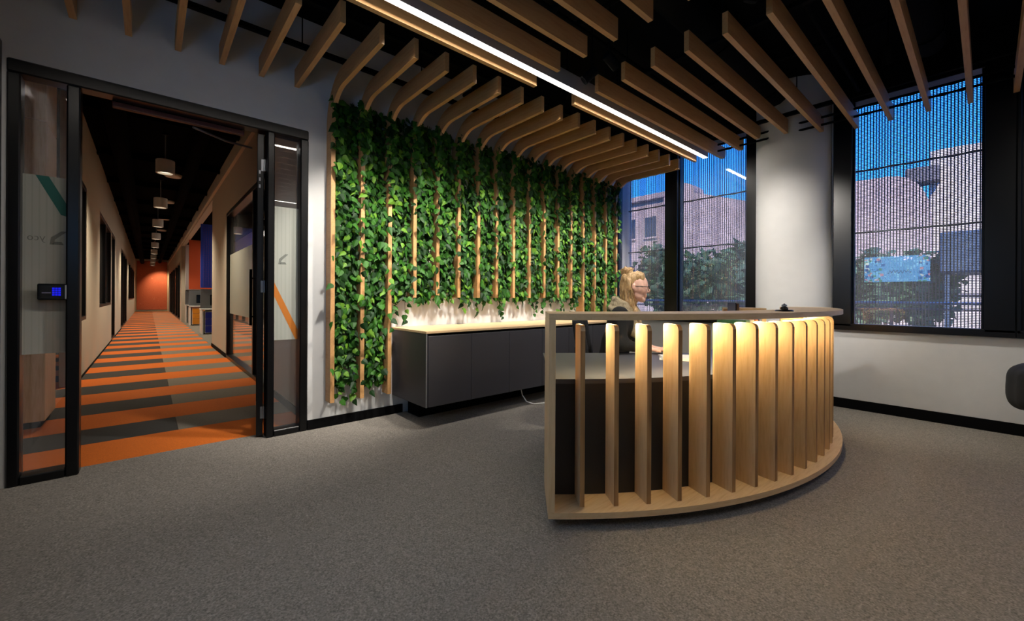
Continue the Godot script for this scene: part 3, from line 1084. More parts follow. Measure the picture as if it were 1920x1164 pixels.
func build_ceiling_slats() -> void:
	for i in 17:
		var x := RIB0 + i * PITCH
		var bottom := 0.24 if (i < 3 or i > 12) else 1.19
		var lab := "%s bent plywood rib from the doorway, down wall and under ceiling" % ORD[i]
		slat("wall_rib", lab, "bent plywood ribs on the planted wall", rib_poly(bottom), Vector3(x - 0.0185, 0, 0), Vector3(0, 0, 1), Vector3(0.037, 0, 0), M.slat_z, Vector3(x, bottom, -3.93))
	for i in 7:
		var x := RIB0 - (i + 1) * PITCH
		if x < XL + 0.05:
			break
		var poly := PackedVector2Array([Vector2(-3.999, 3.03), Vector2(-2.845, 3.03), Vector2(-2.845, 3.18), Vector2(-3.999, 3.18)])
		slat("door_slat", "%s short plywood slat above the doorway, counted from the planted wall" % ORD[i], "short slats above the doorway", poly, Vector3(x - 0.0185, 0, 0), Vector3(0, 0, 1), Vector3(0.037, 0, 0), M.slat_z, Vector3(x, 3.03, -3.42))
	# slats along the room, in two runs with a service gap between
	var ends := [5.45, 5.70, 5.55, 5.29, 5.30, 5.53, 5.70, 5.70, 5.70, 5.74, 5.74, 5.74, 5.74]
	for k in 13:
		var z := -2.572 + 0.272 * k
		var e: float = ends[k]
		var y := 3.0 if k == 0 else 3.02
		var poly := PackedVector2Array()
		poly.append(Vector2(2.98, y + 0.15))
		poly.append(Vector2(2.98, y))
		if k in [1, 2, 3]:
			for j in 6:
				var w := lerpf(-PI / 2, 0, j / 5.0)
				poly.append(Vector2(e - 0.07 + cos(w) * 0.07, y + 0.07 + sin(w) * 0.07))
		else:
			poly.append(Vector2(e, y))
		poly.append(Vector2(e, y + 0.15))
		slat("ceiling_slat", "%s long ceiling slat from planted wall, window-side run" % ORD[k], "ceiling slats on the window side", poly, Vector3(0, 0, z), Vector3(1, 0, 0), Vector3(0, 0, 0.037), M.slat_x, Vector3(4.2, y, z + 0.018))
		poly = PackedVector2Array([Vector2(XL + 0.02, y), Vector2(2.485, y), Vector2(2.485, y + 0.15), Vector2(XL + 0.02, y + 0.15)])
		slat("ceiling_slat", "%s long ceiling slat from planted wall, doorway-side run" % ORD[k], "ceiling slats on the doorway side", poly, Vector3(0, 0, z), Vector3(1, 0, 0), Vector3(0, 0, 0.037), M.slat_x, Vector3(1.0, y, z + 0.018))
	# black carriers the slats hang from
	var rails := []
	for z in [-3.62, -3.02]:
		rails.append([Vector3(XL + 0.02, 3.2, z), Vector3(XB - 0.06, 3.2, z), "black carrier rail along the room over the ribs, %s" % ("nearer the wall" if z < -3.3 else "nearer the light")])
	for e in [[-0.2, "at the left wall"], [2.1, "just left of the service gap"], [3.3, "just right of the service gap"], [5.2, "near the windows"]]:
		rails.append([Vector3(e[0], 3.19, -2.6), Vector3(e[0], 3.19, 0.75), "black carrier rail across the long slats, %s" % e[1]])
	for e in rails:
		var t := thing("carrier_rail", e[2], "rail", e[0], 0, "black carrier rails")
		var d: Vector3 = e[1] - e[0]
		var b := MB.new()
		b.box(d / 2, Vector3(maxf(absf(d.x), 0.041), 0.04, maxf(absf(d.z), 0.041)), 0.004)
		obj("bar", b, M.matte, t)
		b = MB.new()
		var n := int(d.length() / 1.1) + 1
		for k in n:
			var p: Vector3 = d * ((k + 0.5) / n)
			b.tube([p, p + Vector3(0, CEIL - e[0].y, 0)], 0.005, 0.005, 6)
		obj("hanger", b, M.matte, t)
	for e in [[5.42, 3.06, "lower"], [5.42, 3.14, "upper"]]:
		var b := MB.new()
		b.tube([Vector3(0, 0, -1.35), Vector3(0, 0, 1.75)], 0.013, 0.013, 8)
		var o := obj("slat_rod", b, M.matte)
		o.position = Vector3(e[0], e[1], -0.9)
		tag(o, "%s black rod threaded through the slats by the windows" % e[2], "rod", "rods through the slats")

# ---------------------------------------------------------------- lamps
func fixture(label: String, at: Vector3, target: Vector3, e: float, ang: float, c: Color) -> void:
	var d := (target - at).normalized()
	var t := thing("spotlight", label, "spotlight", at, 0, "black ceiling spotlights")
	var b := MB.new()
	var side := d.cross(Vector3.UP).normalized()
	var bs := Basis(side, -d, side.cross(-d))
	b.lathe(Vector3.ZERO, [Vector2(0.0, 0.13), Vector2(0.036, 0.13), Vector2(0.038, 0.125), Vector2(0.038, 0.0), Vector2(0.033, 0.0), Vector2(0.031, 0.055)], 18, bs)
	obj("can", b, M.matte, t)
	b = MB.new()
	b.lathe(Vector3.ZERO, [Vector2(0.0, 0.05), Vector2(0.031, 0.05)], 16, bs)
	obj("lamp_lens", b, glow(c, 2.0), t)
	b = MB.new()
	var top := -d * 0.09
	b.tube([top, top + Vector3(0, CEIL - at.y - top.y, 0)], 0.009, 0.009, 8)
	obj("stem", b, M.matte, t)
	spot(at + d * 0.012, target, e, ang, c, 0.06)

func build_lights() -> void:
	# long linear luminaire between the ribs and the slats
	for e in [[-2.43, "long bright linear light hung between ribs and plywood slats", 3.3], [0.88, "long bright linear light over the carpet behind the camera", 1.6]]:
		linear_light(e[0], e[1], e[2])
	var warm := Color(1.0, 0.97, 0.93)
	# spotlights washing the plants
	for i in 6:
		var x := RIB0 + PITCH * (0.5 + 3 * i)
		fixture("%s black spotlight over the plants, counted from the doorway" % ORD[i], Vector3(x, 3.125, -2.705), Vector3(x, 1.42, -3.9), 5.5, 28, warm)
	# spotlights in the service gap
	fixture("black spotlight in service gap turned towards the white column", Vector3(2.73, 2.99, -1.90), Vector3(5.5, 1.65, -1.55), 7.0, 20, warm)
	fixture("black spotlight between the slats turned towards the low window wall", Vector3(4.5, 3.1, -0.53), Vector3(5.78, 0.55, -0.55), 2.6, 30, warm)
	fixture("black spotlight in service gap turned towards the seated person", Vector3(2.73, 2.99, -0.95), Vector3(3.12, 1.0, -1.95), 3.0, 20, warm)
	fixture("black spotlight in service gap turned towards the glazed doorway", Vector3(2.70, 2.99, -2.2), Vector3(0.9, 0.7, -4.0), 5.0, 26, warm)

func linear_light(z: float, label: String, power: float) -> void:
	var t := thing("linear_light", label, "linear light", Vector3(2.5, 3.03, z), 0, "linear lights")
	var b := MB.new()
	b.bb(Vector3(-3.1, 0.004, -0.030), Vector3(2.99, 0.135, 0.030), 0.002)
	obj("housing", b, M.silver, t)
	b = MB.new()
	b.bb(Vector3(-3.09, 0.0, -0.027), Vector3(2.98, 0.006, 0.027))
	obj("light_diffuser", b, glow(Color(1, 0.97, 0.93), power), t)
	b = MB.new()
	for x in [-2.6, -0.9, 0.8, 2.5]:
		b.tube([Vector3(x, 0.135, 0), Vector3(x, CEIL - 3.03, 0)], 0.003, 0.003, 6)
	obj("cable", b, M.matte, t)
	
	area(Vector3(2.445, 3.026, z), Vector2(6.0, 0.045), Vector3.DOWN, power, Color(1, 0.97, 0.93))

# ---------------------------------------------------------------- reception desk
func on_arc(rad: float, deg: float, y := 0.0) -> Vector3:
	var w := deg_to_rad(deg)
	return DC + Vector3(cos(w) * rad, y, sin(w) * rad)

func ring(b: MB, r0: float, r1: float, a0: float, a1: float, y0: float, y1: float) -> void:
	var poly := PackedVector2Array()
	var n := 48
	for k in n + 1:
		var w := deg_to_rad(lerpf(a0, a1, float(k) / n))
		poly.append(Vector2(cos(w), sin(w)) * r1)
	for k in n + 1:
		var w := deg_to_rad(lerpf(a1, a0, float(k) / n))
		poly.append(Vector2(cos(w), sin(w)) * r0)
	b.prism(poly, DC + Vector3(0, y0, 0), Vector3(1, 0, 0), Vector3(0, 0, 1), Vector3(0, y1 - y0, 0), 0.95)

func build_desk() -> void:
	var A0 := 132.7
	var A1 := 60.6
	var org := DC + Vector3(0, 0, 2.6)
	var t := thing("reception_desk", "curved birch plywood reception desk with upright fins and glowing counter", "desk", Vector3.ZERO)
	t.position = org
	var put := func(called: String, b: MB, m: Material, parent: Node3D = null) -> MeshInstance3D:
		var o := obj(called, b, m, parent if parent else t)
		o.position = -org
		return o
	var b := MB.new()
	ring(b, 2.62, 2.985, A0, A1, 1.082, 1.115)
	put.call("countertop", b, M.ply_x)
	b = MB.new()
	ring(b, 2.62, 2.985, A0, A1, 0.055, 0.087)
	put.call("base_plate", b, M.ply_x)
	b = MB.new()
	ring(b, 2.64, 2.85, A0 - 1.5, A1 + 1.5, 0.0, 0.055)
	put.call("plinth", b, M.matte)
	b = MB.new()
	ring(b, 2.74, 2.78, A0 - 0.7, A1 + 0.7, 0.087, 0.712)
	put.call("fascia", b, M.fascia)
	for a in [A0 - 0.34, A1 + 0.34]:
		b = MB.new()
		var w := deg_to_rad(a)
		var rad := Vector3(cos(w), 0, sin(w))
		var tang := Vector3(-rad.z, 0, rad.x)
		b.box(DC + rad * 2.8025 + Vector3(0, 0.5845, 0), Vector3(0.365, 0.995, 0.034), 0.0015, Basis(rad, Vector3.UP, rad.cross(Vector3.UP)))
		put.call("end_panel", b, M.ply_y)
	# work surface: curved front, straight back
	b = MB.new()
	var poly := PackedVector2Array()
	for k in 41:
		var p := on_arc(2.782, lerpf(A0 - 0.7, A1 + 0.7, k / 40.0))
		poly.append(Vector2(p.x, p.z))
	for p in [on_arc(2.1, A1 + 0.7), Vector3(4.15, 0, -1.62), Vector3(3.43, 0, -1.63), Vector3(2.46, 0, -2.42)]:
		poly.append(Vector2(p.x, p.z))
	b.prism(poly, Vector3(0, 0.712, 0), Vector3(1, 0, 0), Vector3(0, 0, 1), Vector3(0, 0.026, 0), 0.97)
	put.call("work_surface", b, M.worksurface)
	for p in [Vector3(2.44, 0, -2.3), Vector3(4.3, 0, -1.7)]:
		b = MB.new()
		b.tube([p, p + Vector3(0, 0.712, 0)], 0.025, 0.025, 12)
		put.call("leg", b, M.matte)
	# fins, each with a rounded top corner and a darker ply edge
	var fin := PackedVector2Array([Vector2(2.782, 0.087), Vector2(2.925, 0.087)])
	for k in 6:
		var w := lerpf(0, PI / 2, k / 5.0)
		fin.append(Vector2(2.895 + cos(w) * 0.03, 1.022 + sin(w) * 0.03))
	for k in 4:
		var w := lerpf(PI / 2, PI, k / 3.0)
		fin.append(Vector2(2.797 + cos(w) * 0.015, 1.037 + sin(w) * 0.015))
	for k in 19:
		var w := deg_to_rad(129.1 - 3.6 * k)
		var rad := Vector3(cos(w), 0, sin(w))
		var tang := Vector3(-rad.z, 0, rad.x)
		b = MB.new()
		b.prism(fin, DC - tang * 0.0125, rad, Vector3.UP, tang * 0.025, 0.8)
		var o: MeshInstance3D = put.call("fin", b, M.ply_y)
		b = MB.new()
		b.box(DC + rad * 2.9255 + Vector3(0, 0.555, 0), Vector3(0.0016, 0.932, 0.0246), 0.0, Basis(rad, Vector3.UP, rad.cross(Vector3.UP)))
		var e := obj("ply_edge", b, M.ply_edge, o)
	# light strip under the counter
	b = MB.new()
	ring(b, 2.775, 2.79, A0 - 3.0, A1 + 2.0, 1.074, 1.082)
	put.call("light_strip", b, glow(Color(1.0, 0.88, 0.66), 2.5))
	var n := 18
	for k in n:
		var a := lerpf(A0 - 4.0, A1 + 3.0, (k + 0.5) / n)
		var l := area(on_arc(2.784, a, 1.0725), Vector2(0.19, 0.014), Vector3.DOWN, 0.17, Color(1.0, 0.90, 0.70))
		l.transform = Transform3D(Basis.looking_at(Vector3.DOWN, on_arc(1.0, a) - DC), on_arc(2.784, a, 1.0725))

# ---------------------------------------------------------------- credenza under the plants
func build_credenza() -> void:
	var t := thing("credenza", "long low charcoal cabinet with plywood top along planted wall", "cabinet", Vector3(3.3, 0, -3.65))
	var o := Vector3(3.3, 0, -3.65)
	var x0 := 1.872
	var x1 := 4.70
	var P := func(called: String, a: Vector3, c: Vector3, m: Material, bv: float) -> void: bar(t, called, a - o, c - o, m, bv)
	P.call("carcass", Vector3(x0, 0.20, -3.99), Vector3(x1, 0.842, -3.318), M.charcoal, 0.002)
	P.call("shadow_gap", Vector3(x0 + 0.02, 0.842, -3.98), Vector3(x1 - 0.02, 0.864, -3.34), M.matte, 0.0)
	P.call("side_panel", Vector3(x0 - 0.001, 0.20, -3.99), Vector3(x0 + 0.018, 0.866, -3.30), M.charcoal, 0.002)
	P.call("side_panel", Vector3(x1 - 0.018, 0.20, -3.99), Vector3(x1 + 0.001, 0.866, -3.30), M.charcoal, 0.002)
	P.call("worktop", Vector3(x0 - 0.004, 0.866, -3.99), Vector3(x1 + 0.004, 0.888, -3.295), M.ply_x, 0.002)
	P.call("plinth", Vector3(2.03, 0, -3.95), Vector3(4.55, 0.20, -3.72), M.matte, 0.0)
	P.call("edge_trim", Vector3(x0 - 0.0015, 0.202, -3.302), Vector3(x0 + 0.004, 0.864, -3.2985), M.silver, 0.0)
	var xs := [x0 + 0.02, 2.368, 2.856, 3.344, 3.80, 4.26, x1 - 0.02]
	for i in 6:
		P.call("door", Vector3(xs[i] + 0.0015, 0.202, -3.318), Vector3(xs[i + 1] - 0.0015, 0.842, -3.30), M.charcoal, 0.002)
	var b := MB.new()
	var pts := []
	for e in [[3.15, 0.20, -3.45], [3.155, 0.10, -3.42], [3.18, 0.035, -3.38], [3.24, 0.008, -3.33], [3.4, 0.006, -3.27], [3.65, 0.006, -3.1]]:
		pts.append(Vector3(e[0], e[1], e[2]))
	b.tube(pts, 0.006, 0.006, 8)
	var c := obj("power_cable", b, M.white)
	tag(c, "thin white cable curling from under the charcoal cabinet to the floor", "cable")

# ---------------------------------------------------------------- hanging plants
func build_plants() -> void:
	var g := RandomNumberGenerator.new()
	g.seed = 77
	var greens := []
	for c in [Color(0.115, 0.265, 0.06), Color(0.165, 0.345, 0.075), Color(0.065, 0.175, 0.05), Color(0.31, 0.46, 0.115)]:
		var m := mat(c, 0.55)
		m.metallic_specular = 0.32
		m.backlight_enabled = true
		m.backlight = Color(0.05, 0.12, 0.02)
		greens.append(m)
	M.stem = mat(Color(0.26, 0.30, 0.12), 0.8)
	for i in 16:
		var xa := RIB0 + i * PITCH
		var xb := xa + PITCH
		var ybot := 0.36 if i < 2 else (0.5 if i > 12 else 1.16)
		var t := thing("hanging_ivy", "curtain of green ivy between the %s and %s ribs from the doorway" % [ORD[i], ORD[i + 1]], "plant", Vector3((xa + xb) / 2, 3.0, -3.92), 0, "ivy between the ribs")
		var org := t.position
		var stems := MB.new()
		var spots := []
		var tails := []
		for k in 6:
			var x := xa + 0.04 + (PITCH - 0.08) * (k + 0.5) / 6.0
			var yend := ybot - g.randf_range(-0.05, 0.22) if k % 2 == 0 else ybot + g.randf_range(0.0, 0.35)
			if i == 0 and k == 0:
				yend = 0.24
			var pts := []
			var y := 3.02
			var w := g.randf() * TAU
			while y > yend:
				pts.append(Vector3(x + sin(y * 3.0 + w) * 0.025, y, -3.955 + 0.02 * sin(y * 5.0 + w)) - org)
				y -= 0.12
			stems.tube(pts, 0.003, 0.002, 5, false)
			for j in range(0, 4):
				tails.append([x + sin(yend * 3.0 + w) * 0.025, yend + j * 0.055])
		obj("stems", stems, M.stem, t)
		var hgt := 3.0 - ybot
		var n := int(hgt * 400)
		for k in n:
			var y := ybot + hgt * (1.0 - pow(g.randf(), 1.15) * 0.98) if false else ybot + hgt * pow(g.randf(), 0.85)
			var x := g.randf_range(xa - 0.02, xb + 0.02)
			var over := minf(absf(x - xa), absf(x - xb)) < 0.045
			var z := -3.985 + 0.15 * pow(g.randf(), 0.9) * (0.7 + 0.3 * sin(y * 4.1 + i) * sin(x * 23.0))
			if over:
				if g.randf() > (0.8 if y > 2.5 else (0.22 if y > 2.2 else 0.09)):
					x = clampf(x, xa + g.randf_range(0.045, 0.09), xb - g.randf_range(0.045, 0.09))
				else:
					z = g.randf_range(-3.845, -3.80)
			spots.append([x, y, z])
		for e in tails:
			spots.append([e[0] + g.randf_range(-0.03, 0.03), e[1], g.randf_range(-3.95, -3.90)])
		spots.sort_custom(func(a, c): return a[2] > c[2])
		var keep := 190
		var rest := [[], [], [], []]
		for k in spots.size():
			var e: Array = spots[k]
			var s := g.randf_range(0.042, 0.068)
			if g.randf() < 0.12:
				s *= 1.2
			var bs := Basis.from_euler(Vector3(g.randf_range(-0.75, 0.25), g.randf_range(-0.8, 0.8), g.randf_range(-1.0, 1.0))).scaled(Vector3.ONE * s)
			var xf := Transform3D(bs, Vector3(e[0], e[1], e[2]) - org)
			var tone := g.randi() % 4
			if tone == 3 and g.randf() < 0.4:
				tone = 0
			if k < keep:
				var o := obj("leaf", M.leaf_meshes[g.randi() % 3], greens[tone], t)
				o.transform = xf
			else:
				rest[tone].append(xf)
		for c in 4:
			if rest[c].is_empty():
				continue
			var mm := MultiMesh.new()
			mm.transform_format = MultiMesh.TRANSFORM_3D
			mm.mesh = M.leaf_meshes[c % 3]
			mm.instance_count = rest[c].size()
			for k in rest[c].size():
				mm.set_instance_transform(k, rest[c][k])
			var mi := MultiMeshInstance3D.new()
			mi.name = "inner_leaves"
			mi.multimesh = mm
			mi.material_override = greens[c]
			mi.set_meta("kind", "stuff")
			t.add_child(mi, true)

# ---------------------------------------------------------------- smooth bodies
# bones: [a, b, ra, rb]; joined by a smooth minimum and meshed as surface nets
func field(p: Vector3, bones: Array, k: float) -> float:
	var d := 1e3
	for e in bones:
		var a: Vector3 = e[0]
		var ba: Vector3 = e[4]
		var pa := p - a
		var h := clampf(pa.dot(ba) * e[5], 0.0, 1.0)
		var s: float = (pa - ba * h).length() - (e[2] + (e[3] - e[2]) * h)
		var m := maxf(k - absf(d - s), 0.0)
		d = minf(d, s) - m * m * 0.25 / k
	return d

func body(bones: Array, k: float, cell: float, wob := 0.0, wfreq := 0.0) -> ArrayMesh:
	var lo := Vector3.ONE * 1e3
	var hi := -lo
	for e in bones:
		var ba: Vector3 = e[1] - e[0]
		if e.size() < 6:
			e.append(ba)
			e.append(1.0 / maxf(ba.length_squared(), 1e-9))
		for q in 2:
			var r: float = e[2 + q]
			lo = lo.min(e[q] - Vector3.ONE * (r + k + 2 * cell))
			hi = hi.max(e[q] + Vector3.ONE * (r + k + 2 * cell))
	var nz := FastNoiseLite.new()
	nz.seed = 3
	nz.frequency = wfreq
	var B := 4
	var nx := int(ceil((hi.x - lo.x) / cell / B)) * B + 1
	var ny := int(ceil((hi.y - lo.y) / cell / B)) * B + 1
	var nq := int(ceil((hi.z - lo.z) / cell / B)) * B + 1
	var val := PackedFloat32Array()
	val.resize(nx * ny * nq)
	val.fill(1.0)
	var live := []
	for bz in range(0, nq - 1, B):
		for by in range(0, ny - 1, B):
			for bx in range(0, nx - 1, B):
				var c := lo + Vector3(bx + B * 0.5, by + B * 0.5, bz + B * 0.5) * cell
				var d := field(c, bones, k)
				if absf(d) < B * cell * 0.9 + wob + cell:
					live.append([bx, by, bz])
				elif d < 0.0:
					for z in range(bz, bz + B + 1):
						for y in range(by, by + B + 1):
							for x in range(bx, bx + B + 1):
								if val[x + nx * (y + ny * z)] == 1.0:
									val[x + nx * (y + ny * z)] = -1.0
	var done := PackedByteArray()
	done.resize(nx * ny * nq)
	for l in live:
		for z in range(l[2], l[2] + B + 1):
			for y in range(l[1], l[1] + B + 1):
				for x in range(l[0], l[0] + B + 1):
					var at := x + nx * (y + ny * z)
					if done[at] == 0:
						done[at] = 1
						var p := lo + Vector3(x, y, z) * cell
						var d := field(p, bones, k)
						if wob > 0.0:
							d += wob * nz.get_noise_3d(p.x, p.y * 0.35, p.z)
						val[at] = d
	var vid := PackedInt32Array()
	vid.resize(nx * ny * nq)
	vid.fill(-1)
	var pos := PackedVector3Array()
	var cs := [0, 1, nx, nx + 1, nx * ny, nx * ny + 1, nx * ny + nx, nx * ny + nx + 1]
	var ed := [[0, 1], [2, 3], [4, 5], [6, 7], [0, 2], [1, 3], [4, 6], [5, 7], [0, 4], [1, 5], [2, 6], [3, 7]]
	for z in nq - 1:
		for y in ny - 1:
			for x in nx - 1:
				var at := x + nx * (y + ny * z)
				if done[at] == 0:
					continue
				var neg := 0
				for c in 8:
					if val[at + cs[c]] < 0.0:
						neg += 1
				if neg == 0 or neg == 8:
					continue
				var s := Vector3.ZERO
				var m := 0
				for e in ed:
					var a := val[at + cs[e[0]]]
					var b := val[at + cs[e[1]]]
					if (a < 0.0) != (b < 0.0):
						var h := a / (a - b)
						var pa := Vector3(e[0] & 1, (e[0] >> 1) & 1, e[0] >> 2)
						var pb := Vector3(e[1] & 1, (e[1] >> 1) & 1, e[1] >> 2)
						s += pa.lerp(pb, h)
						m += 1
				vid[at] = pos.size()
				pos.append(lo + (Vector3(x, y, z) + s / m) * cell)
	var idx := PackedInt32Array()
	var st := [1, nx, nx * ny]
	for z in range(1, nq - 1):
		for y in range(1, ny - 1):
			for x in range(1, nx - 1):
				var at := x + nx * (y + ny * z)
				if done[at] == 0:
					continue
				var a := val[at] < 0.0
				for ax in 3:
					if (val[at + st[ax]] < 0.0) == a:
						continue
					var u: int = st[(ax + 1) % 3]
					var w: int = st[(ax + 2) % 3]
					var q := [vid[at], vid[at - u], vid[at - u - w], vid[at - w]]
					if q.min() < 0:
						continue
					if a:
						idx.append_array([q[0], q[2], q[1], q[0], q[3], q[2]])
					else:
						idx.append_array([q[0], q[1], q[2], q[0], q[2], q[3]])
	var nor := PackedVector3Array()
	nor.resize(pos.size())
	for i in range(0, idx.size(), 3):
		var fn := (pos[idx[i + 2]] - pos[idx[i]]).cross(pos[idx[i + 1]] - pos[idx[i]])
		for c in 3:
			nor[idx[i + c]] += fn
	for i in nor.size():
		nor[i] = nor[i].normalized()
	var arr := []
	arr.resize(Mesh.ARRAY_MAX)
	arr[Mesh.ARRAY_VERTEX] = pos
	arr[Mesh.ARRAY_NORMAL] = nor
	arr[Mesh.ARRAY_INDEX] = idx
	var mesh := ArrayMesh.new()
	mesh.add_surface_from_arrays(Mesh.PRIMITIVE_TRIANGLES, arr)
	return mesh

func V(x: float, y: float, z: float) -> Vector3:
	return Vector3(x, y, z)

func build_person() -> void:
	# seated; x is her left, z the way she faces
	var t := thing("person", "seated person with blond bun, glasses, scarf and black top behind desk", "person", Vector3(3.04, 0, -2.166), atan2(0.45, 0.893))
	var hc := V(0, 1.285, 0.215)
	var skin := mat(Color(0.90, 0.71, 0.62), 0.5)
	# skin: head, neck, trunk, arms and hands as one surface
	var hd := []
	var at := func(x: float, y: float, z: float) -> Vector3: return hc + Vector3(x, y, z)
	# skull, face, jaw
	hd.append([at.call(0, 0.035, -0.03), at.call(0, 0.03, 0.015), 0.082, 0.080])
	hd.append([at.call(-0.022, -0.01, 0.03), at.call(0.022, -0.01, 0.03), 0.062, 0.062])
	hd.append([at.call(-0.03, -0.07, 0.022), at.call(0.03, -0.07, 0.022), 0.040, 0.040])
	hd.append([at.call(0, -0.10, 0.052), at.call(0, -0.095, 0.045), 0.026, 0.03])
	hd.append([at.call(-0.045, -0.06, 0.0), at.call(-0.018, -0.10, 0.05), 0.026, 0.022])
	hd.append([at.call(0.045, -0.06, 0.0), at.call(0.018, -0.10, 0.05), 0.026, 0.022])
	# brow, cheeks, neck
	hd.append([at.call(-0.035, 0.022, 0.072), at.call(0.035, 0.022, 0.072), 0.016, 0.016])
	hd.append([at.call(-0.038, -0.03, 0.058), at.call(-0.03, -0.04, 0.06), 0.026, 0.024])
	hd.append([at.call(0.038, -0.03, 0.058), at.call(0.03, -0.04, 0.06), 0.026, 0.024])
	hd.append([at.call(0, -0.06, -0.02), V(0, 1.09, 0.12), 0.052, 0.056])
	var fine := []
	# nose, lips, ears
	fine.append([at.call(0, 0.012, 0.086), at.call(0, -0.028, 0.106), 0.008, 0.0115])
	fine.append([at.call(-0.011, -0.034, 0.094), at.call(0.011, -0.034, 0.094), 0.0085, 0.0085])
	fine.append([at.call(-0.018, -0.064, 0.078), at.call(0.018, -0.064, 0.078), 0.0075, 0.0075])
	fine.append([at.call(-0.015, -0.075, 0.077), at.call(0.015, -0.075, 0.077), 0.008, 0.008])
	for s in [-1.0, 1.0]:
		fine.append([at.call(s * 0.078, 0.012, -0.012), at.call(s * 0.084, -0.005, -0.014), 0.014, 0.012])
		fine.append([at.call(s * 0.082, 0.012, -0.018), at.call(s * 0.078, -0.022, -0.004), 0.012, 0.009])
	var head_mesh := body(hd + fine, 0.016, 0.0045)
	var trunk := []
	trunk.append([V(0, 0.60, 0.0), V(0, 0.80, 0.05), 0.115, 0.10])
	trunk.append([V(0, 0.80, 0.05), V(0, 0.98, 0.10), 0.10, 0.105])
	trunk.append([V(-0.07, 0.97, 0.09), V(0.07, 0.97, 0.09), 0.09, 0.09])
	trunk.append([V(-0.13, 1.055, 0.10), V(0.13, 1.055, 0.10), 0.052, 0.052])
	trunk.append([V(0, 1.04, 0.10), V(0, 1.14, 0.135), 0.06, 0.05])
	for s in [-1.0, 1.0]:
		trunk.append([V(s * 0.165, 1.05, 0.10), V(s * 0.215, 0.82, 0.12), 0.05, 0.04])
		trunk.append([V(s * 0.215, 0.82, 0.12), V(s * 0.075, 0.775, 0.32), 0.04, 0.024])
		trunk.append([V(s * 0.09, 0.55, 0.03), V(s * 0.11, 0.55, 0.40), 0.09, 0.065])
		trunk.append([V(s * 0.11, 0.55, 0.40), V(s * 0.10, 0.10, 0.30), 0.06, 0.04])
		trunk.append([V(s * 0.10, 0.06, 0.28), V(s * 0.10, 0.05, 0.42), 0.042, 0.036])
	var skin_mesh := body(trunk, 0.05, 0.014)
	var hands := []
	for s in [-1.0, 1.0]:
		var wr := V(s * 0.075, 0.775, 0.32)
		var fw := V(-s * 0.30, -0.05, 0.95).normalized()
		var sd := V(0, 1, 0).cross(fw).normalized()
		hands.append([wr - fw * 0.03, wr + fw * 0.02, 0.024, 0.022])
		for k in 4:
			var o := (k - 1.5) * 0.019
			var kn := wr + fw * (0.082 - absf(k - 1.3) * 0.005) + sd * o + V(0, -0.002, 0)
			hands.append([wr + fw * 0.015 + sd * o * 0.6, kn, 0.015, 0.0115])
			var ln: float = [0.055, 0.068, 0.064, 0.05][k if s < 0 else 3 - k]
			var m1 := kn + fw * ln * 0.5 + V(0, 0.004, 0) + sd * o * 0.1
			hands.append([kn, m1, 0.0095, 0.0085])
			hands.append([m1, m1 + fw * ln * 0.5 + V(0, -0.016, 0), 0.0085, 0.007])
		var tb: Vector3 = wr + fw * 0.02 - sd * s * -0.022
		hands.append([tb, tb + fw * 0.035 + sd * s * 0.022 + V(0, -0.006, 0), 0.013, 0.0105])
		hands.append([tb + fw * 0.035 + sd * s * 0.022 + V(0, -0.006, 0), tb + fw * 0.066 + sd * s * 0.024 + V(0, -0.012, 0), 0.0105, 0.008])
	var hand_mesh := body(hands, 0.008, 0.0035)
	var st := SurfaceTool.new()
	for m in [head_mesh, skin_mesh, hand_mesh]:
		st.append_from(m, 0, Transform3D())
	obj("body", st.commit(), skin, t)
	# black top
	var top := []
	for e in trunk.slice(0, 5):
		top.append([e[0], e[1], e[2] + 0.014, e[3] + 0.014])
	top[4] = [V(0, 1.02, 0.10), V(0, 1.09, 0.115), 0.068, 0.062]
	for s in [-1.0, 1.0]:
		top.append([V(s * 0.165, 1.05, 0.10), V(s * 0.22, 0.82, 0.12), 0.062, 0.052])
		top.append([V(s * 0.22, 0.82, 0.12), V(s * 0.095, 0.779, 0.29), 0.052, 0.034])
	var cloth := tri(mat(Color(0.055, 0.055, 0.06), 0.9), Vector3(8, 8, 8))
	obj("top", body(top, 0.05, 0.012, 0.006, 9.0), cloth, t)
	var legs := []
	for s in [-1.0, 1.0]:
		legs.append([V(s * 0.09, 0.55, 0.03), V(s * 0.11, 0.55, 0.40), 0.10, 0.075])
		legs.append([V(s * 0.11, 0.55, 0.40), V(s * 0.10, 0.12, 0.30), 0.07, 0.052])
	obj("trousers", body(legs, 0.04, 0.016), mat(Color(0.06, 0.065, 0.09), 0.9), t)
	for s in [-1.0, 1.0]:
		obj("shoe", body([[V(s * 0.10, 0.06, 0.27), V(s * 0.10, 0.05, 0.44), 0.05, 0.042]], 0.01, 0.012), M.matte, t)
	# scarf: loose folds round the neck
	var sc := []
	var n := 14
	for lay in 3:
		for k in n:
			var w0 := TAU * k / n
			var w1 := TAU * (k + 1) / n
			var rr := 0.085 + 0.018 * lay
			var yy := 1.15 - 0.035 * lay
			var pf := func(w: float) -> Vector3: return V(sin(w) * rr, yy - 0.03 * cos(w) + 0.008 * sin(w * 5.0 + lay), 0.115 + cos(w) * rr * 0.95)
			sc.append([pf.call(w0), pf.call(w1), 0.026, 0.026])
	sc.append([V(-0.03, 1.07, 0.215), V(-0.045, 0.90, 0.215), 0.035, 0.045])
	sc.append([V(0.04, 1.07, 0.215), V(0.035, 0.93, 0.22), 0.035, 0.04])
	var scm := tri(mat(Color(1, 1, 1), 0.95), Vector3(5, 5, 5))
	scm.albedo_texture = noise_tex(256, 0.05, [Color(0.42, 0.36, 0.27), Color(0.66, 0.60, 0.48), Color(0.74, 0.69, 0.58)], 31, 3)
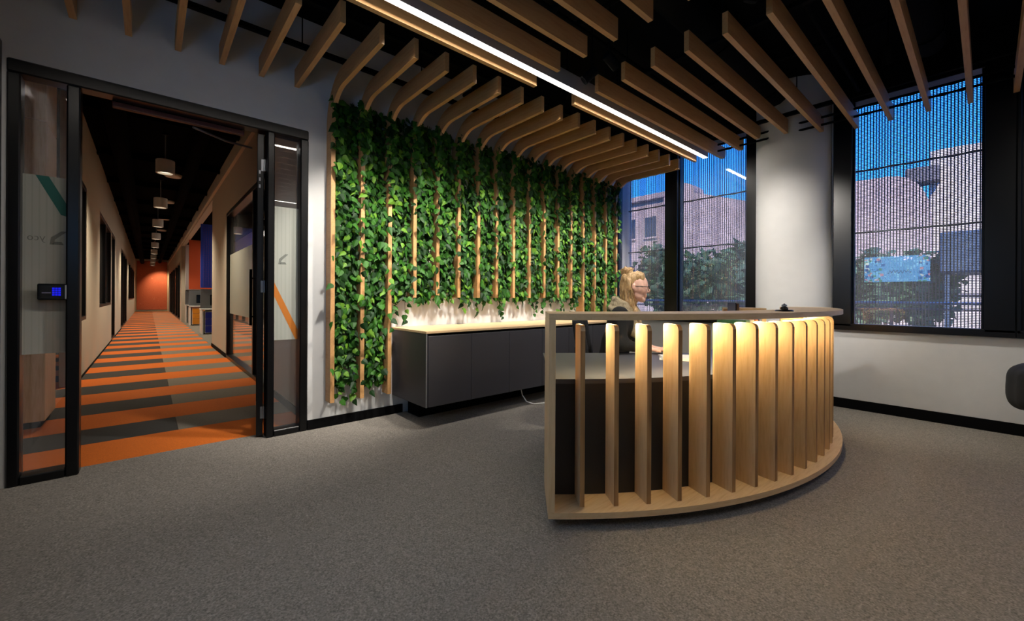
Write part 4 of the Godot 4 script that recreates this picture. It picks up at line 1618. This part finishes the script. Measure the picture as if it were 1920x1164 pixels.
	obj("scarf", body(sc, 0.014, 0.008, 0.012, 14.0), scm, t)
	# hair: cap swept back, loose lengths to the shoulders, bun
	var hm := tri(mat(Color(1, 1, 1), 0.5), Vector3(9, 1.6, 9))
	hm.albedo_texture = noise_tex(512, 0.03, [Color(0.50, 0.36, 0.22), Color(0.68, 0.53, 0.35), Color(0.80, 0.67, 0.47), Color(0.90, 0.80, 0.61)], 41, 3)
	var hr := []
	hr.append([at.call(0, 0.055, -0.045), at.call(0, 0.070, 0.004), 0.088, 0.072])
	hr.append([at.call(-0.03, 0.094, 0.028), at.call(0.03, 0.094, 0.028), 0.037, 0.037])
	hr.append([at.call(0, 0.0, -0.055), at.call(0, -0.08, -0.06), 0.082, 0.07])
	for s in [-1.0, 1.0]:
		hr.append([at.call(s * 0.06, 0.055, -0.02), at.call(s * 0.064, 0.0, -0.062), 0.028, 0.03])
		hr.append([at.call(s * 0.062, -0.03, -0.065), at.call(s * 0.066, -0.11, -0.05), 0.03, 0.028])
		hr.append([at.call(s * 0.066, -0.11, -0.05), at.call(s * 0.065, -0.20, -0.005), 0.028, 0.022])
		hr.append([at.call(s * 0.065, -0.20, 0.0), at.call(s * 0.06, -0.27, 0.03), 0.022, 0.012])
	hr.append([at.call(0, -0.08, -0.06), at.call(0, -0.2, -0.05), 0.07, 0.045])
	obj("hair", body(hr, 0.02, 0.006, 0.016, 22.0), hm, t)
	var bun := []
	for k in 9:
		var w := TAU * k / 9.0
		bun.append([at.call(cos(w) * 0.028, 0.135 + 0.022 * sin(w * 2.0), -0.075 + sin(w) * 0.028), at.call(cos(w + 0.9) * 0.026, 0.14 + 0.02 * sin(w * 3.0), -0.075 + sin(w + 0.9) * 0.03), 0.021, 0.019])
	obj("hair_bun", body(bun, 0.01, 0.005, 0.012, 26.0), hm, t)
	var lock := MB.new()
	var g := RandomNumberGenerator.new()
	g.seed = 8
	for k in 46:
		var w := g.randf_range(0, TAU)
		var p: Vector3 = at.call(cos(w) * 0.03, 0.14, -0.075 + sin(w) * 0.03)
		var o := Vector3(g.randfn(), g.randf_range(0.1, 1.0), g.randfn()).normalized() * g.randf_range(0.03, 0.06)
		lock.tube([p, p + o * 0.7, p + o + Vector3(g.randfn(), g.randfn(), g.randfn()) * 0.012], 0.003, 0.001, 4, false)
	for k in 60:
		var s := -1.0 if k % 2 == 0 else 1.0
		var p: Vector3 = at.call(s * g.randf_range(0.07, 0.096), g.randf_range(-0.06, 0.04), g.randf_range(-0.09, -0.02))
		var l := g.randf_range(0.12, 0.26)
		lock.tube([p, p + V(s * 0.006, -l * 0.5, 0.006), p + V(g.randfn() * 0.012, -l, 0.03 + g.randfn() * 0.012)], 0.0035, 0.001, 4, false)
	obj("loose_strands", lock, hm, t)
	# face details
	var eye := mat(Color(0.08, 0.06, 0.05), 0.2)
	for s in [-1.0, 1.0]:
		var e := MB.new()
		e.tube([at.call(s * 0.048, 0.0, 0.080), at.call(s * 0.032, 0.002, 0.089), at.call(s * 0.018, -0.001, 0.088)], 0.0035, 0.003, 6)
		obj("eyelid", e, eye, t)
		e = MB.new()
		e.tube([at.call(s * 0.055, 0.022, 0.076), at.call(s * 0.035, 0.030, 0.088), at.call(s * 0.014, 0.026, 0.090)], 0.003, 0.003, 6)
		obj("eyebrow", e, mat(Color(0.34, 0.22, 0.13), 0.8), t)
	var lip := MB.new()
	lip.tube([at.call(-0.022, -0.070, 0.079), at.call(-0.008, -0.067, 0.0865), at.call(0.008, -0.067, 0.0865), at.call(0.022, -0.070, 0.079)], 0.0035, 0.0035, 6)
	obj("lips", lip, mat(Color(0.62, 0.32, 0.29), 0.5), t)
	# glasses
	var gl := Node3D.new()
	gl.name = "glasses"
	t.add_child(gl)
	var fm := mat(Color(0.10, 0.05, 0.035), 0.3)
	for s in [-1.0, 1.0]:
		var e := MB.new()
		var ringp := []
		for k in 21:
			var w := TAU * k / 20.0
			ringp.append(at.call(s * 0.034 + cos(w) * 0.027, -0.002 + sin(w) * 0.022, 0.108 - 0.1 * absf(s * 0.034 + cos(w) * 0.027)))
		e.tube(ringp, 0.0026, 0.0026, 6, false)
		obj("rim", e, fm, gl)
		e = MB.new()
		e.tube([at.call(s * 0.062, 0.004, 0.102), at.call(s * 0.080, 0.010, 0.06), at.call(s * 0.088, 0.012, -0.01)], 0.003, 0.003, 6)
		obj("temple_arm", e, fm, gl)
	var br := MB.new()
	br.tube([at.call(-0.008, 0.004, 0.108), at.call(0, 0.008, 0.111), at.call(0.008, 0.004, 0.108)], 0.003, 0.003, 6)
	obj("bridge", br, fm, gl)
	# swivel chair
	var c := thing("office_chair", "dark fabric swivel chair under the seated person", "chair", Vector3(3.04, 0, -2.166) - Vector3(0.45, 0, 0.893) * 0.03, atan2(0.45, 0.893))
	obj("seat", body([[V(-0.16, 0.44, -0.10), V(0.16, 0.44, -0.10), 0.035, 0.035], [V(-0.17, 0.44, 0.28), V(0.17, 0.44, 0.28), 0.032, 0.032], [V(-0.17, 0.44, -0.1), V(-0.17, 0.44, 0.28), 0.035, 0.033], [V(0.17, 0.44, -0.1), V(0.17, 0.44, 0.28), 0.035, 0.033], [V(0, 0.44, -0.08), V(0, 0.44, 0.26), 0.038, 0.034]], 0.11, 0.016), M.fabric, c)
	var bk := []
	for k in 5:
		var x := -0.19 + 0.095 * k
		bk.append([V(x, 0.62, -0.20 + 0.6 * x * x), V(x, 1.0 - 0.5 * x * x, -0.27 + 0.9 * x * x), 0.03, 0.028])
	obj("backrest", body(bk, 0.07, 0.014), M.fabric, c)
	var b := MB.new()
	b.bb(V(-0.035, 0.36, -0.25), V(0.035, 0.39, 0.1), 0.005)
	b.tube([V(0, 0.37, -0.24), V(0, 0.50, -0.27), V(0, 0.75, -0.27)], 0.02, 0.016, 8)
	obj("back_support", b, M.matte, c)
	b = MB.new()
	b.tube([V(0, 0.09, 0), V(0, 0.42, 0)], 0.028, 0.024, 12)
	obj("gas_lift", b, M.steel, c)
	for k in 5:
		var w := TAU * k / 5.0 + 0.3
		b = MB.new()
		b.tube([V(0, 0.10, 0), V(cos(w) * 0.28, 0.07, sin(w) * 0.28)], 0.022, 0.016, 8)
		b.tube([V(cos(w) * 0.28 - sin(w) * 0.02, 0.028, sin(w) * 0.28 + cos(w) * 0.02), V(cos(w) * 0.28 + sin(w) * 0.02, 0.028, sin(w) * 0.28 - cos(w) * 0.02)], 0.028, 0.028, 12)
		obj("castor_arm", b, M.matte, c)

# ---------------------------------------------------------------- things on the desk and by the walls
func build_small_things() -> void:
	# monitor, its back to the visitor
	var t := thing("computer_monitor", "thin computer monitor standing behind the counter, its back towards us", "monitor", Vector3(3.70, 0.738, -1.40), 0.55)
	var b := MB.new()
	b.bb(V(-0.16, 0.12, -0.012), V(0.16, 0.42, 0.012), 0.006)
	obj("casing", b, mat(Color(0.34, 0.28, 0.22), 0.35, 0.5), t)
	b = MB.new()
	b.bb(V(-0.165, 0.115, -0.018), V(0.165, 0.425, -0.012), 0.003)
	obj("bezel", b, M.black, t)
	b = MB.new()
	b.bb(V(-0.012, 0.29, 0.012), V(0.012, 0.32, 0.0135), 0.0005)
	obj("badge", b, mat(Color(0.62, 0.55, 0.42), 0.3, 0.6), t)
	b = MB.new()
	b.bb(V(-0.03, 0.0, 0.012), V(0.03, 0.2, 0.024), 0.003)
	b.bb(V(-0.1, 0.0, -0.08), V(0.1, 0.01, 0.08), 0.003)
	obj("stand", b, M.steel, t)
	# plywood tray
	t = thing("document_tray", "open plywood document riser behind the right end of the counter", "tray", Vector3(4.08, 0.738, -1.46), 0.72)
	for e in [[V(-0.15, 0.36, -0.13), V(0.15, 0.375, 0.13)], [V(-0.15, 0, -0.13), V(-0.135, 0.36, 0.13)], [V(0.135, 0, -0.13), V(0.15, 0.36, 0.13)], [V(-0.135, 0.18, -0.12), V(0.135, 0.192, 0.12)]]:
		b = MB.new()
		b.bb(e[0], e[1], 0.002)
		obj("board", b, M.ply_x, t)
	# ornament on the counter
	var op := on_arc(2.83, 98.5, 1.115)
	t = thing("desk_ornament", "small black metal ornament on the counter above the fins", "ornament", op, 0.4)
	b = MB.new()
	b.lathe(V(0, 0, 0), [Vector2(0.0, 0.0), Vector2(0.052, 0.0), Vector2(0.054, 0.004), Vector2(0.046, 0.010), Vector2(0.0, 0.012)], 28)
	obj("foot", b, M.black, t)
	for s in [-1.0, 1.0]:
		b = MB.new()
		b.lathe(V(s * 0.030, 0.008, 0), [Vector2(0.017, 0.0), Vector2(0.019, 0.010), Vector2(0.013, 0.022), Vector2(0.0, 0.027)], 16)
		obj("dome", b, M.black, t)
	b = MB.new()
	b.lathe(V(0, 0.01, 0), [Vector2(0.011, 0.0), Vector2(0.006, 0.008), Vector2(0.006, 0.02), Vector2(0.017, 0.026), Vector2(0.015, 0.033), Vector2(0.005, 0.038), Vector2(0.0, 0.044)], 18)
	obj("finial", b, M.steel, t)
	# papers, keyboard and folders on the work surface
	t = thing("keyboard", "slim pale keyboard under the seated person's hands", "keyboard", Vector3(3.30, 0.738, -1.74), 0.45)
	b = MB.new()
	b.bb(V(-0.19, 0, -0.06), V(0.19, 0.012, 0.06), 0.003)
	obj("tray", b, M.silver, t)
	var kb := MB.new()
	kb.box(Vector3.ZERO, Vector3(0.017, 0.006, 0.017), 0.0015)
	var km := kb.mesh()
	for j in 5:
		for i in 16:
			var o := obj("key", km, M.white, t)
			o.position = V(-0.172 + i * 0.0229, 0.013, -0.044 + j * 0.022)
	for k in 3:
		b = MB.new()
		b.box(Vector3.ZERO, Vector3(0.21, 0.006, 0.297), 0.001)
		var o := obj("paper_sheaf", b, M.white)
		o.position = Vector3(3.02 + k * 0.012, 0.741 + k * 0.006, -1.52)
		o.rotation.y = 0.5 + k * 0.14
		tag(o, ["lowest white paper sheaf in the stack on the work surface", "middle white paper sheaf in the stack on the work surface", "topmost white paper sheaf in the stack on the work surface"][k], "papers", "paper sheaves on the work surface")
	var cols := [Color(0.16, 0.36, 0.24), Color(0.75, 0.72, 0.66), Color(0.70, 0.38, 0.12), Color(0.22, 0.30, 0.42)]
	var nm := ["green", "cream", "orange", "slate blue"]
	for k in 4:
		t = thing("ring_binder", "%s ring binder standing behind the lit fins" % nm[k], "binder", on_arc(2.42, 95.5 - k * 1.7, 0.738), deg_to_rad(-(95.5 - k * 1.7)), "ring binders on the work surface")
		b = MB.new()
		b.bb(V(-0.11, 0, -0.03), V(0.11, 0.30, 0.03), 0.004)
		obj("cover", b, mat(cols[k], 0.5), t)
		b = MB.new()
		b.bb(V(0.11, 0.08, -0.02), V(0.112, 0.22, 0.02), 0.0005)
		obj("spine_label", b, M.white, t)
	# wall display that the windows mirror
	t = thing("wall_display", "wide lit screen on the wall left of the camera, mirrored in window", "display", Vector3(XL, 1.855, -1.31), PI / 2)
	b = MB.new()
	b.bb(V(-0.55, -0.30, 0.0), V(0.55, 0.30, 0.045), 0.006)
	obj("casing", b, M.black, t)
	var im := Image.create(256, 144, false, Image.FORMAT_RGBA8)
	im.fill(Color(0.36, 0.66, 0.92))
	var gg := RandomNumberGenerator.new()
	gg.seed = 4
	for k in 90:
		var r := Vector2(gg.randf(), gg.randf())
		var px := int(256 - 70 * r.x * r.x) if k % 3 else int(46 * r.x)
		var col := [Color(0.06, 0.26, 0.60), Color(0.12, 0.42, 0.72), Color(0.75, 0.55, 0.66), Color(0.80, 0.84, 0.86), Color(0.25, 0.55, 0.5)][gg.randi() % 5] as Color
		var sz := gg.randi_range(5, 16)
		im.fill_rect(Rect2i(px - sz, int(r.y * 150) - 6, sz, sz), col)
	# a handwritten line
	for x in range(70, 160):
		var y := 86.0 + 7.0 * sin(x * 0.45) + 3.0 * sin(x * 0.13)
		im.fill_rect(Rect2i(x, int(y), 2, 3), Color(0.05, 0.16, 0.36))
	var sm := mat(Color(0, 0, 0), 0.4)
	sm.emission_enabled = true
	sm.emission = Color(1, 1, 1)
	sm.emission_operator = BaseMaterial3D.EMISSION_OP_MULTIPLY
	sm.emission_texture = ImageTexture.create_from_image(im)
	sm.emission_energy_multiplier = 6.0
	b = MB.new()
	b.v.append_array([V(-0.53, -0.28, 0.046), V(-0.53, 0.28, 0.046), V(0.53, 0.28, 0.046), V(-0.53, -0.28, 0.046), V(0.53, 0.28, 0.046), V(0.53, -0.28, 0.046)])
	for k in 6:
		b.n.append(V(0, 0, 1))
	b.uv.append_array([Vector2(0, 1), Vector2(0, 0), Vector2(1, 0), Vector2(0, 1), Vector2(1, 0), Vector2(1, 1)])
	obj("screen", b, sm, t)
	# tub chair by the right-hand window wall
	t = thing("tub_chair", "charcoal tub armchair at the right edge by the low wall", "armchair", Vector3(5.2, 0, 0.55), -1.9)
	var sh := []
	for k in 13:
		var w := lerpf(-2.2, 2.2, k / 12.0)
		var w2 := lerpf(-2.2, 2.2, (k + 1) / 12.0)
		if k < 12:
			for y in [0.40, 0.50, 0.61]:
				sh.append([V(sin(w) * 0.36, y, -cos(w) * 0.36), V(sin(w2) * 0.36, y, -cos(w2) * 0.36), 0.045, 0.045])
	obj("shell", body(sh, 0.12, 0.018), M.fabric, t)
	obj("seat", body([[V(-0.18, 0.40, -0.12), V(0.18, 0.40, -0.12), 0.07, 0.07], [V(-0.2, 0.40, 0.22), V(0.2, 0.40, 0.22), 0.07, 0.07], [V(0, 0.40, -0.12), V(0, 0.40, 0.22), 0.07, 0.07]], 0.14, 0.02), M.fabric, t)
	for e in [[-0.26, -0.22], [0.26, -0.22], [-0.26, 0.24], [0.26, 0.24]]:
		b = MB.new()
		b.tube([V(e[0], 0, e[1]), V(e[0] * 0.8, 0.40, e[1] * 0.8)], 0.012, 0.016, 8)
		obj("leg", b, M.matte, t)
